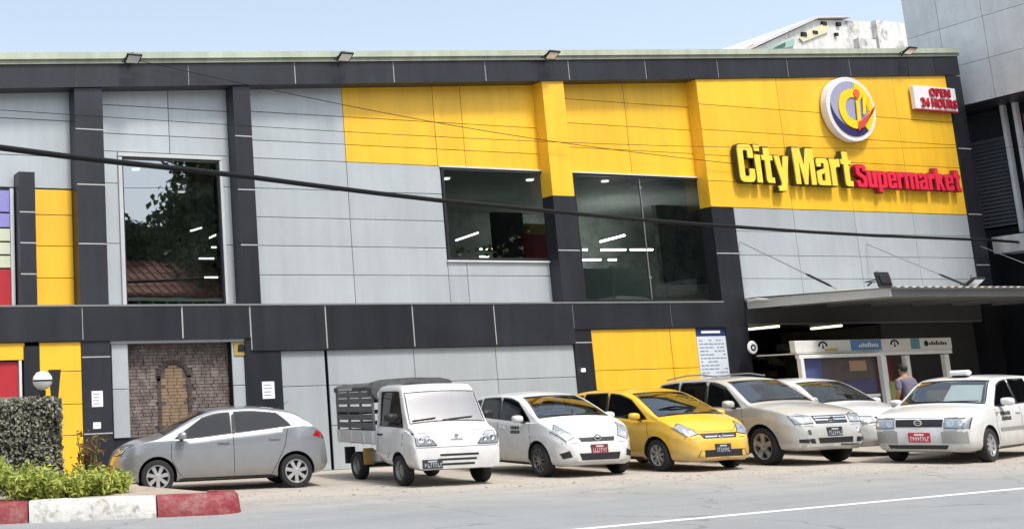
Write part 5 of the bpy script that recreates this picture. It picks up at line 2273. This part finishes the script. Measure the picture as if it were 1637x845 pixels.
# ---- white taxi hatchback with round nose
yaris = dict(wb=2.46, r=.295, wy=.735, tw=.185, rim='dark',
    top=[(-1.83, .50), (-1.82, .62), (-1.80, .85), (-1.76, 1.02), (-1.66, 1.22), (-1.52, 1.38), (-1.36, 1.46), (-.9, 1.505), (-.4, 1.52), (.1, 1.50), (.42, 1.43), (.8, 1.27), (1.12, 1.10), (1.24, 1.04), (1.45, .97), (1.68, .86), (1.82, .73), (1.885, .60), (1.91, .48), (1.915, .42)],
    bot=[(-1.83, .40), (-1.78, .28), (-1.5, .22), (-1.0, .20), (1.0, .19), (1.6, .19), (1.87, .22), (1.915, .28)],
    belt=[(-1.83, 1.05), (-1.4, 1.05), (-.8, 1.02), (0, .98), (.7, .945), (1.2, .95), (1.915, .82)],
    wid=[(-1.83, .66), (-1.79, .73), (-1.6, .80), (-1.2, .845), (0, .848), (1.15, .845), (1.5, .81), (1.72, .73), (1.85, .60), (1.915, .46)],
    k=.27, cabin=(-1.55, 1.14, .69),
    wins=[(-.16, .98, -.16, .44), (-1.00, -.24, -.92, -.24), (-1.38, -1.08, -1.20, -1.0, dict(lo=.06, up=.12))],
    pillars=[(-.23, -.17, 0, 0)],
    shield=(.70, 1.075, .54, 1.425), shx=.0, rear=(.56, 1.1, .50, 1.38), rearx=-1.0, seat=.0, seat2=-.85, dash=(.62, 1.06, .60, 1.0, .62), ms=1.05,
    seams=[[(1.0, .94), (1.02, .6), (.90, .36), (.82, .26)], [(-.19, .97), (-.19, .5), (-.18, .26)], [(-1.04, 1.03), (-1.06, .75), (-.92, .48), (-.80, .26)]],
    fseams=[[(-.62, .95), (-.50, .80), (-.30, .735), (.30, .735), (.50, .80), (.62, .95)]],
    handles=[(-.02, .86), (-.88, .90)], mirror=(.82, .86, 1.03), wipers=[[(.05, 1.07), (.55, 1.075)], [(-.55, 1.07), (-.02, 1.075)]],
    lamps=[[(.42, .70), (.60, .63), (.76, .80), (.62, .92)]], bulbs=[(.58, .73, .045), (.64, .82, .04)],
    front=[('grille', [(-.32, .615), (.32, .615), (.36, .69), (-.36, .69)], GRIL, .004), ('lower_grille', [(-.36, .30), (.36, .30), (.40, .42), (-.40, .42)], GRIL, .004)],
    front2=[('fog_lamp', [(.52, .36), (.66, .33), (.70, .42), (.56, .47)], GRIL, .004)],
    plate=(0, .485, PLD, dict(ink=M('plate_ink_pale', (.62, .45, .45), .5))), badge=(.68, .075, .05, .012),
    side=[('sill_trim', [(-.84, .205), (.84, .205), (.84, .25), (-.84, .25)], PLAS, .004)],
    back2=[('tail_lamp', [(.56, .85), (.75, .86), (.73, 1.10), (.62, 1.10)], REDL, .008)])


def place(contact, side, heading, c):
    """car origin from the ground point below one front wheel's outer face"""
    f = Vector((math.cos(heading), math.sin(heading)))
    l_ = Vector((-f.y, f.x))
    sgn = 1 if side == 'left' else -1
    return Vector(contact) - (l_ * sgn * (c['wy'] + c.get('tw', .19) / 2) + f * (c['wb'] / 2)) * CSC


h_ = RAD(-100)
t_yar, sh_, P_ = build_car('parked_car', 'white taxi hatchback with dark red plate between the small truck and the yellow car', yaris, place((14.07, 17.37), 'right', h_, yaris), h_, P_WHT, 'cars parked in front of the shop')


def door_marks(t, P, d, x0, x1, z0, z1):
    """small black print in two short lines on the door"""
    for za, zb_ in ((z0, z0 + (z1 - z0) * .44), (z0 + (z1 - z0) * .56, z1)):
        x = x0
        while x < x1 - .02:
            w = rng.uniform(.035, .06)
            o = lpart('door_print', P.quad([(x, za), (min(x + w, x1), za), (min(x + w, x1), zb_ - rng.uniform(0, .015)), (x, zb_)], d, .002, .004, 2, 2), BLKM, t)
            x += w + .012


door_marks(t_yar, P_, 'right', .32, .66, .76, .90)

# ---- yellow hatchback
fit = dict(yaris)
fit.update(wb=2.50, r=.288, wy=.735, rim='cap',
    top=[(-1.86, .50), (-1.85, .62), (-1.83, .85), (-1.80, 1.02), (-1.70, 1.24), (-1.58, 1.39), (-1.40, 1.465), (-.9, 1.515), (-.4, 1.525), (.05, 1.50), (.40, 1.42), (.85, 1.22), (1.25, 1.02), (1.38, .97), (1.55, .91), (1.75, .81), (1.90, .69), (1.97, .58), (2.0, .47), (2.005, .41)],
    bot=[(-1.86, .40), (-1.78, .27), (-1.5, .22), (-1.0, .19), (1.0, .18), (1.7, .17), (1.95, .19), (2.005, .25)],
    belt=[(-1.86, 1.06), (-1.4, 1.05), (-.8, 1.0), (0, .95), (.7, .905), (1.3, .90), (2.005, .78)],
    wid=[(-1.86, .66), (-1.82, .73), (-1.6, .80), (-1.2, .845), (0, .848), (1.2, .845), (1.55, .81), (1.78, .73), (1.93, .60), (2.005, .45)],
    cabin=(-1.55, 1.26, .69),
    wins=[(-.16, 1.02, -.16, .50), (-1.02, -.24, -.94, -.24), (-1.40, -1.10, -1.24, -1.02, dict(lo=.06, up=.12))],
    shield=(.70, 1.015, .54, 1.415), dash=(.70, 1.18, .60, .95, .62), mirror=(.88, .86, .99),
    seams=[[(1.06, .90), (1.08, .6), (.94, .36), (.86, .26)], [(-.19, .95), (-.19, .5), (-.18, .26)], [(-1.04, 1.0), (-1.06, .75), (-.92, .48), (-.80, .26)]],
    fseams=[[(-.62, .90), (-.50, .77), (-.36, .70), (.36, .70), (.50, .77), (.62, .90)]],
    wipers=[[(.02, 1.0), (.58, 1.01)], [(-.50, 1.0), (.0, 1.01)]],
    lamps=[[(.40, .66), (.64, .62), (.76, .78), (.60, .85)]], bulbs=[(.52, .69, .045), (.63, .72, .045)],
    front=[('grille', [(-.34, .58), (.34, .58), (.40, .67), (-.40, .67)], GRIL, .004), ('grille_bar', [(-.30, .60), (.30, .60), (.30, .618), (-.30, .618)], CHR, .010), ('lower_grille', [(-.52, .26), (.52, .26), (.46, .38), (-.46, .38)], GRIL, .004)],
    front2=[('bumper_lip', [(.10, .215), (.62, .215), (.62, .245), (.10, .245)], P_YEL, .012)],
    plate=(0, .40, PLK, dict(ink=M('plate_ink_grey', (.40, .42, .48), .5))), badge=(.625, .06, .045, .014), handles=[(-.02, .85), (-.88, .89)])
h_ = RAD(-97)
t_fit, sh_, P_ = build_car('parked_car', 'bright yellow hatchback with dark windows and black plate', fit, place((16.16, 16.82), 'right', h_, fit), h_, P_YEL, 'cars parked in front of the shop')

# ---- champagne off-roader
suv = dict(wb=2.62, r=.345, wy=.76, tw=.215, rim='suv', arch=.06,
    top=[(-2.12, .62), (-2.11, .75), (-2.08, .98), (-2.02, 1.15), (-1.90, 1.42), (-1.80, 1.56), (-1.62, 1.625), (-1.0, 1.665), (-.4, 1.67), (0.0, 1.645), (.28, 1.57), (.62, 1.38), (.92, 1.20), (1.02, 1.15), (1.4, 1.09), (1.8, 1.01), (2.02, .92), (2.12, .80), (2.17, .64), (2.185, .52)],
    bot=[(-2.12, .48), (-2.05, .36), (-1.7, .28), (-1.0, .26), (1.0, .26), (1.8, .26), (2.1, .28), (2.185, .34)],
    belt=[(-2.12, 1.10), (-1.5, 1.10), (-.8, 1.07), (0, 1.05), (.7, 1.04), (1.1, 1.06), (2.185, .95)],
    wid=[(-2.12, .70), (-2.08, .76), (-1.85, .84), (-1.4, .875), (0, .88), (1.3, .875), (1.7, .85), (1.95, .78), (2.10, .68), (2.185, .56)],
    k=.24, cabin=(-1.85, .94, .79),
    wins=[(-.16, .80, -.16, .34), (-1.04, -.24, -1.00, -.24), (-1.78, -1.12, -1.66, -1.08)],
    pillars=[(-.23, -.17, 0, 0), (-1.11, -1.05, 0, 0)],
    shield=(.70, 1.185, .57, 1.57), shx=-.1, rear=(.60, 1.15, .52, 1.52), rearx=-1.4, seat=-.05, seat2=-.95, dash=(.45, .90, .70, 1.10, .66), ms=1.15,
    seams=[[(.86, 1.04), (.88, .7), (.84, .42), (.80, .34)], [(-.19, 1.05), (-.19, .5), (-.18, .34)], [(-1.06, 1.06), (-1.08, .8), (-.92, .5), (-.86, .36)]],
    fseams=[[(-.70, 1.02), (-.60, .93), (-.42, .89), (.42, .89), (.60, .93), (.70, 1.02)]],
    handles=[(-.04, .95), (-.90, .97)], mirror=(.66, .88, 1.13), wipers=[[(.02, 1.18), (.60, 1.185)], [(-.55, 1.18), (.0, 1.185)]],
    lamps=[[(.40, .76), (.72, .75), (.76, .90), (.42, .89)]], bulbs=[(.48, .82, .05), (.61, .82, .055)],
    front=[('grille', [(-.34, .75), (.34, .75), (.37, .89), (-.37, .89)], GRIL, .004), ('grille_bar', [(-.34, .845), (.34, .845), (.34, .87), (-.34, .87)], CHR, .012), ('grille_bar', [(-.34, .80), (.34, .80), (.34, .822), (-.34, .822)], CHR, .012), ('grille_bar', [(-.33, .762), (.33, .762), (.33, .78), (-.33, .78)], CHR, .012),
           ('lower_grille', [(-.36, .40), (.36, .40), (.38, .50), (-.38, .50)], GRIL, .004)],
    front2=[('fog_lamp', [(.50, .56), (.59, .56), (.59, .645), (.50, .645)], BULB, .006), ('bumper_vent', [(.44, .40), (.70, .42), (.70, .48), (.46, .49)], GRIL, .004), ('bumper_corner', [(.08, .345), (.70, .345), (.70, .385), (.08, .385)], CHR, .006)],
    plate=(0, .60, PLK, dict(ink=M('plate_ink_grey', (.40, .42, .48), .5))), badge=(.82, .06, .05, .016),
    side=[('sill_trim', [(-.86, .27), (.86, .27), (.86, .36), (-.86, .36)], P_LOW, .006), ('rub_strip', [(-.84, .60), (.84, .60), (.84, .66), (-.84, .66)], P_LOW, .010)],
    back2=[('tail_lamp', [(.66, .95), (.80, .96), (.76, 1.35), (.68, 1.35)], REDL, .008)])
h_ = RAD(-98)
t_suv, sh_, P_ = build_car('parked_car', 'silver off-roader with chrome grille bars between the yellow hatchback and the white saloon', suv, place((18.34, 16.55), 'right', h_, suv), h_, P_BEI, 'cars parked in front of the shop')
for s_ in (-1, 1):
    q = MB()
    q.tube([(x, s_ * (.56 + .02 * (x < -1)), float(sh_.top(x)) + .015 + (.035 if -1.5 < x < -.2 else 0)) for x in (-1.62, -1.5, -1.0, -.5, -.2, -.08)], .016, 6)
    lpart('roof_rail', q, STEEL, t_suv)

# ---- white saloon behind
sedan = dict(wb=2.60, r=.30, wy=.735, tw=.19, rim='cap',
    top=[(-2.15, .55), (-2.14, .68), (-2.10, .88), (-2.0, 1.02), (-1.94, 1.16), (-1.84, 1.36), (-1.66, 1.43), (-1.0, 1.47), (-.4, 1.475), (0.0, 1.45), (.32, 1.37), (.75, 1.16), (1.05, 1.0), (1.2, .965), (1.6, .90), (1.9, .80), (2.05, .68), (2.11, .56), (2.12, .46)],
    bot=[(-2.15, .42), (-2.05, .30), (-1.6, .22), (-1.0, .19), (1.0, .18), (1.8, .18), (2.08, .22), (2.12, .30)],
    belt=[(-2.15, .98), (-1.4, .97), (-.8, .95), (0, .92), (.7, .90), (1.2, .91), (2.12, .82)],
    wid=[(-2.15, .66), (-2.1, .74), (-1.8, .82), (-1.2, .845), (0, .848), (1.3, .845), (1.7, .82), (1.95, .72), (2.08, .58), (2.12, .44)],
    k=.28, cabin=(-1.7, 1.08, .69),
    wins=[(-.16, .86, -.16, .38), (-1.04, -.24, -.98, -.24), (-1.72, -1.12, -1.62, -1.06)],
    pillars=[(-.23, -.17, 0, 0)], shield=(.69, 1.02, .54, 1.385), shx=-.1, seat=.0, seat2=-.9, dash=(.55, 1.0, .58, .94, .64), ms=1.05,
    seams=[[(.96, .90), (.98, .6), (.86, .36), (.82, .26)], [(-.19, .93), (-.19, .5), (-.18, .26)]],
    fseams=[[(-.64, .86), (-.5, .76), (-.34, .72), (.34, .72), (.5, .76), (.64, .86)]],
    handles=[(-.02, .83)], mirror=(.72, .86, .98), wipers=[[(.02, 1.02), (.58, 1.025)], [(-.5, 1.02), (.0, 1.025)]],
    lamps=[[(.40, .62), (.66, .60), (.70, .74), (.42, .73)]], bulbs=[(.50, .67, .045), (.60, .67, .045)],
    front=[('grille', [(-.34, .62), (.34, .62), (.36, .72), (-.36, .72)], GRIL, .004), ('lower_grille', [(-.4, .28), (.4, .28), (.4, .38), (-.4, .38)], GRIL, .004)])
h_ = RAD(-99)
t_sed, sh_, P_ = build_car('parked_car', 'white car mostly hidden between the silver off-roader and the white wagon taxi', sedan, Vector((21.75, 17.15)) - Vector((math.cos(h_), math.sin(h_))) * 1.30, h_, P_WH2, 'cars parked in front of the shop')

t_sed.scale = (CSC, CSC, CSC * 1.075)

# ---- white wagon taxi
prob = dict(wb=2.55, r=.295, wy=.735, tw=.185, rim='cap',
    top=[(-2.05, .50), (-2.045, .65), (-2.03, .95), (-2.0, 1.15), (-1.92, 1.36), (-1.82, 1.45), (-1.6, 1.49), (-.9, 1.515), (-.3, 1.515), (0.05, 1.49), (.32, 1.42), (.68, 1.22), (.98, 1.05), (1.08, 1.01), (1.45, .955), (1.85, .87), (1.99, .79), (2.05, .66), (2.075, .52), (2.08, .44)],
    bot=[(-2.05, .40), (-1.95, .28), (-1.6, .22), (-1.0, .20), (1.0, .19), (1.7, .19), (2.04, .22), (2.08, .27)],
    belt=[(-2.05, .96), (-1.4, .96), (-.8, .95), (0, .94), (.7, .925), (1.1, .93), (2.08, .84)],
    wid=[(-2.05, .70), (-2.0, .77), (-1.8, .82), (-1.2, .84), (0, .845), (1.3, .842), (1.7, .825), (1.92, .77), (2.03, .69), (2.08, .58)],
    k=.24, cabin=(-1.85, 1.0, .69),
    wins=[(-.16, .80, -.16, .34), (-1.04, -.24, -1.0, -.24), (-1.85, -1.12, -1.74, -1.08)],
    pillars=[(-.23, -.17, 0, 0)], shield=(.70, 1.045, .565, 1.42), shx=-.1, rear=(.62, 1.0, .56, 1.40), rearx=-1.5, seat=-.05, seat2=-.95, dash=(.50, .96, .60, .97, .64), ms=1.1, trim=M('tan_cloth', (.20, .15, .09), .9),
    seams=[[(.92, .92), (.94, .6), (.86, .36), (.82, .26)], [(-.19, .94), (-.19, .5), (-.18, .26)], [(-1.06, .95), (-1.08, .75), (-.92, .48), (-.82, .26)]],
    fseams=[[(-.70, .84), (-.60, .80), (.60, .80), (.70, .84)]],
    handles=[(-.04, .83), (-.90, .84)], mirror=(.62, .85, 1.03), wipers=[[(.02, 1.035), (.60, 1.04)], [(-.52, 1.035), (.0, 1.04)]],
    lamps=[[(.41, .62), (.76, .61), (.78, .79), (.41, .78)]], bulbs=[(.50, .70, .065), (.66, .70, .055)],
    front=[('grille', [(-.38, .64), (.38, .64), (.39, .77), (-.39, .77)], GRIL, .004), ('lower_grille', [(-.50, .26), (.42, .26), (.46, .33), (-.54, .33)], GRIL, .004)],
    front2=[('bumper_corner', [(.36, .36), (.74, .36), (.74, .56), (.36, .56)], P_LOW, .010)],
    plate=(0, .46, PLR, dict(w=.36, h=.17)), badge=(.715, .07, .05, .016),
    side=[('rub_strip', [(-.84, .52), (.82, .52), (.82, .58), (-.84, .58)], P_LOW, .008), ('sill_trim', [(-.84, .21), (.84, .21), (.84, .25), (-.84, .25)], PLAS, .004)],
    back2=[('tail_lamp', [(.66, .70), (.78, .71), (.74, 1.05), (.68, 1.05)], REDL, .008)])
h_ = RAD(-166)
t_pro, sh_, P_ = build_car('parked_car', 'white wagon taxi with bright red plate and roof lamp at the right edge', prob, place((20.79, 14.11), 'left', h_, prob), h_, P_WHT, 'cars parked in front of the shop')
door_marks(t_pro, P_, 'left', .30, .74, .70, .86)
q = MB()
q.box(-.02, .16, -.13, .21, 1.515, 1.615, bev=.035)
o = lpart('roof_lamp', q, M('lamp_white', (.80, .80, .78), .4), t_pro)
q = MB()
q.box(.0, .14, -.08, .16, 1.49, 1.516)
lpart('roof_lamp_base', q, PLAS, o)
lpart('sun_shade', P_.quad([(-.02, 1.06), (.60, 1.06), (.50, 1.38), (-.02, 1.39)], 'front', -.05, .01, 6, 5), M('sunshade_white', (.72, .76, .76), .6), t_pro)
q = MB()
q.box(.10, .26, -.56, -.10, .80, 1.27, bev=.06)
lpart('seat_cover', q, M('ochre_cover', (.70, .42, .06), .8), t_pro)
q = MB()
q.box(.85, .93, .846, .856, .83, .86)
lpart('side_repeater', q, AMB, t_pro)

# ---- small white truck
trk = dict(cat='truck', wb=1.90, r=.262, wy=.655, tw=.155, rim='steel', arch=.055,
    top=[(.02, 1.72), (.04, 1.745), (.3, 1.755), (.7, 1.755), (.90, 1.742), (.98, 1.70), (1.03, 1.63), (1.15, 1.36), (1.27, 1.10), (1.31, 1.04), (1.42, 1.0), (1.50, .955), (1.545, .88), (1.565, .76), (1.575, .62), (1.58, .50), (1.582, .44)],
    bot=[(.02, .42), (.4, .32), (1.0, .30), (1.5, .28), (1.582, .30)],
    belt=[(.02, .98), (.6, .97), (1.2, .95), (1.582, .84)],
    wid=[(.02, .728), (.3, .735), (1.35, .735), (1.50, .728), (1.55, .71), (1.572, .685), (1.582, .66)],
    k=.09, crown=.022, cabin=(.10, 1.24, .66),
    wins=[(.18, 1.12, .18, .90, dict(lo=.05, up=.125))],
    shield=(.63, 1.10, .585, 1.615), shx=.8, seat=.45, dash=(.95, 1.20, .70, 1.02, .60), ms=1.15, side_glass=CGD, screen=glass('truck_screen', (.80, .83, .82), .18),
    seams=[[(1.17, .97), (1.17, .80), (1.10, .68)], [(.62, .56), (.50, .46)], [(.13, 1.0), (.13, .45)], [(.13, 1.62), (.13, 1.0)]],
    fseams=[[(-.70, .665), (.70, .665)], [(-.66, .955), (-.60, .935), (.60, .935), (.66, .955)]],
    handles=[(.26, .87)], hmat=PLAS, mmat=PLAS, mirror=(1.0, .73, 1.18), wipers=[[(-.08, 1.11), (.44, 1.15)], [(-.58, 1.11), (-.18, 1.15)]],
    lamps=[[(.34, .70), (.675, .70), (.685, .91), (.50, .905)]], bulbs=[(.46, .775, .055), (.59, .79, .065)],
    front=[('grille_slot', [(-.30, .515), (.34, .515), (.34, .55), (-.30, .55)], GRIL, .004), ('grille_slot', [(-.34, .44), (.30, .44), (.30, .475), (-.34, .475)], GRIL, .004), ('grille_slot', [(-.34, .36), (.26, .36), (.26, .395), (-.34, .395)], GRIL, .004),
           ('badge_strip', [(-.10, .775), (.10, .775), (.10, .80), (-.10, .80)], STEEL, .004)],
    badge=(.86, .03, .03, .004))
h_ = RAD(-101)
t_trk, sh_, P_ = build_car('small_truck', 'small white pickup truck with grey slatted cage and dark cover on its bed', trk, place((11.49, 17.69), 'right', h_, trk), h_, P_WHT)
t_trk.scale = (1.07, 1.04, .94)
plate(t_trk, 0, .39, PLK, P_, y=-.44, w=.33, h=.15, ink=M('plate_ink_grey', (.40, .42, .48), .5))


def tb(name, x0, x1, y0, y1, z0, z1, mat, par=t_trk, bev=0.0):
    q = MB()
    q.box(x0, x1, y0, y1, z0, z1, bev=bev)
    return lpart(name, q, mat, par)


tb('chassis', -1.75, .10, -.36, -.28, .36, .46, PLAS)
tb('chassis', -1.75, .10, .28, .36, .36, .46, PLAS)
tb('bed_floor', -1.80, -.02, -.70, .70, .68, .73, P_WHT)
for s_ in (-1, 1):
    tb('drop_side', -1.80, -.02, s_ * .715 - .015, s_ * .715 + .015, .70, .93, P_WHT, bev=.006)
    for x in (-1.7, -1.1, -.5, -.1):
        tb('side_post', x - .02, x + .02, s_ * .735 - .006, s_ * .735 + .006, .66, .92, P_WHT)
    tb('under_tank', -.62, -.22, s_ * .52 - .12, s_ * .52 + .12, .34, .56, STEEL if s_ < 0 else PLAS, bev=.03)
    tb('under_bracket', -.10, .0, s_ * .58 - .08, s_ * .58 + .08, .38, .60, P_WHT)
    tb('mudguard', -1.42, -1.36, s_ * .66 - .09, s_ * .66 + .09, .28, .60, PLAS)
    tb('mudguard', -.52, -.47, s_ * .66 - .09, s_ * .66 + .09, .30, .60, M('ochre_flap', (.35, .2, .05), .8))
tb('tail_gate', -1.83, -1.80, -.72, .72, .70, .93, P_WHT)
tb('axle', -.98, -.92, -.62, .62, .22, .30, PLAS)
CAGE = M('cage_grey', (.20, .21, .215), .55, .3)
TARP = M('cover_dark', (.075, .08, .08), .8, 0, .25, 5, .5, 20)
SLAT = M('slat_grey', (.15, .16, .165), .5, .3)
for s_ in (-1, 1):
    for x in (-1.78, -1.2, -.62, -.06):
        tb('cage_post', x - .02, x + .02, s_ * .70 - .018, s_ * .70 + .018, .93, 1.72, CAGE)
    for z in (1.03, 1.18, 1.33, 1.48, 1.60):
        tb('slat', -1.78, -.06, s_ * .70 + s_ * .019 - .006, s_ * .70 + s_ * .019 + .006, z - .058, z + .05, SLAT)
    tb('top_rail', -1.80, -.04, s_ * .70 - .022, s_ * .70 + .022, 1.70, 1.74, CAGE)
for z in (1.03, 1.25, 1.47):
    tb('slat', -1.80, -1.78, -.70, .70, z - .04, z + .04, SLAT)
q = MB()
prof = [(-.74, 1.60), (-.745, 1.72), (-.68, 1.82), (-.5, 1.865), (0, 1.885), (.5, 1.865), (.68, 1.82), (.745, 1.72), (.74, 1.60)]
inner = [(y * .86, z - .11) for y, z in prof[::-1]]
q.prismx(prof + inner, -.16, .04)
lpart('cover_hoop', q, TARP, t_trk)
q = MB()
prof = [(-.735, 1.68), (-.73, 1.74), (-.66, 1.79), (-.4, 1.82), (0, 1.83), (.4, 1.82), (.66, 1.79), (.73, 1.74), (.735, 1.68)]
inner = [(y * .975, z - .02) for y, z in prof[::-1]]
q.prismx(prof + inner, -1.83, -.15)
lpart('cover_sheet', q, TARP, t_trk)
tb('cover_label', -1.6, -.9, -.7365, -.735, 1.685, 1.735, M('cover_pale_strip', (.45, .5, .46), .7))

# ================================================================== person by the kiosk
def skin_mesh(pts, edges, rad, sub=2):
    me = bpy.data.meshes.new('fig')
    me.from_pydata(pts, edges, [])
    o = link('fig', me)
    sm = o.modifiers.new('s', 'SKIN')
    sm.use_smooth_shade = True
    for i, r in enumerate(rad):
        me.skin_vertices[0].data[i].radius = (r if isinstance(r, tuple) else (r, r))
    me.skin_vertices[0].data[0].use_root = True
    ss = o.modifiers.new('d', 'SUBSURF')
    ss.levels = sub
    dg = bpy.context.evaluated_depsgraph_get()
    m2 = bpy.data.meshes.new_from_object(o.evaluated_get(dg))
    bpy.data.objects.remove(o)
    return m2


def person(loc, rz, label):
    t = thing('person', label, 'person', loc, rz)
    # x forward, y left: walking, leaning a little forward
    J = [(0, 0, .90), (.03, 0, 1.08), (.07, 0, 1.28), (.09, 0, 1.40), (.11, 0, 1.47), (.13, 0, 1.56), (.14, 0, 1.64),
         (.09, .17, 1.38), (.02, .24, 1.14), (.12, .25, .92), (.15, .25, .84),
         (.09, -.17, 1.38), (.04, -.25, 1.14), (.22, -.22, .98), (.29, -.21, .94),
         (0, .09, .86), (.14, .10, .48), (.06, .10, .08), (.18, .11, .04),
         (0, -.09, .86), (-.02, -.10, .47), (-.22, -.10, .10), (-.11, -.11, .04)]
    E_ = [(0, 1), (1, 2), (2, 3), (3, 4), (4, 5), (5, 6), (3, 7), (7, 8), (8, 9), (9, 10), (3, 11), (11, 12), (12, 13), (13, 14), (0, 15), (15, 16), (16, 17), (17, 18), (0, 19), (19, 20), (20, 21), (21, 22)]
    Rr = [(.13, .11), (.125, .10), (.14, .105), (.10, .08), .052, .085, .075, .06, .045, .035, .03, .06, .045, .035, .03, .085, .058, .042, .035, .085, .058, .042, .035]
    SK = M('skin', (.30, .17, .11), .6)
    body = link('body', skin_mesh(J, E_, Rr), t)
    body.data.materials.append(SK)
    keep = [0, 1, 2, 3, 7, 8, 11, 12]
    mp = {k: i for i, k in enumerate(keep)}
    e2 = [(mp[a], mp[b]) for a, b in E_ if a in mp and b in mp]
    r2 = [tuple(np.array(Rr[k] if isinstance(Rr[k], tuple) else (Rr[k],) * 2) + .018) for k in keep]
    sh2 = link('shirt', skin_mesh([J[k] for k in keep], e2, r2), t)
    sh2.data.materials.append(M('shirt_slate', (.13, .12, .18), .85))
    keep = [0, 15, 16, 17, 19, 20, 21]
    mp = {k: i for i, k in enumerate(keep)}
    e2 = [(mp[a], mp[b]) for a, b in E_ if a in mp and b in mp]
    r2 = [tuple(np.array(Rr[k] if isinstance(Rr[k], tuple) else (Rr[k],) * 2) + .014) for k in keep]
    tr = link('trousers', skin_mesh([J[k] for k in keep], e2, r2), t)
    tr.data.materials.append(M('trousers_dark', (.03, .03, .04), .85))
    q = MB()
    vs, fs = [], []
    n = 14
    for j in range(8):
        a = PI * .5 * j / 7 * 1.45 - .70
        for i in range(n):
            b = 2 * PI * i / n
            back = .012 if math.cos(b) < 0 else 0
            vs.append((.125 + (.098 + back) * math.cos(a) * math.cos(b), .086 * math.cos(a) * math.sin(b), 1.625 + .105 * math.sin(a) + (.05 * max(0, math.cos(b)) if j < 3 else 0)))
    for j in range(7):
        for i in range(n):
            fs.append((j * n + i, j * n + (i + 1) % n, (j + 1) * n + (i + 1) % n, (j + 1) * n + i))
    q.add(vs, fs)
    lpart('hair', q, M('hair_black', (.012, .01, .01), .6), t, 60)
    for s_ in (-1, 1):
        q = MB()
        q.lathe_y([(.001, -.008), (.022, -.006), (.026, 0), (.02, .008), (.001, .01)], 10, (.125, s_ * .085, 1.585))
        lpart('ear', q, SK, t, 50)
        hand = J[10] if s_ > 0 else J[14]
        for f in range(5):
            q = MB()
            dx = .02 * (f - 2)
            L = (.05, .07, .075, .07, .055)[f]
            base = Vector(hand) + Vector((dx * .9, (0.018 if f == 0 else 0) * -s_, -.02))
            q.tube([base, base + Vector((.01 + .01 * (f == 0), 0, -L * .55)), base + Vector((.0, -s_ * .012, -L))], [.010, .009, .006], 6)
            lpart('finger', q, SK, t, 60)
    for k in (18, 22):
        q = MB()
        x, y, z = J[k]
        q.box(x - .17, x + .09, y - .045, y + .045, 0.0, .075, bev=.025)
        lpart('shoe', q, BLKM, t)
    return t


p = atY(1457, 640, 18.6)
person((p.x, 18.6, 0), RAD(75), 'dark-haired person in a slate shirt walking beside the kiosk')
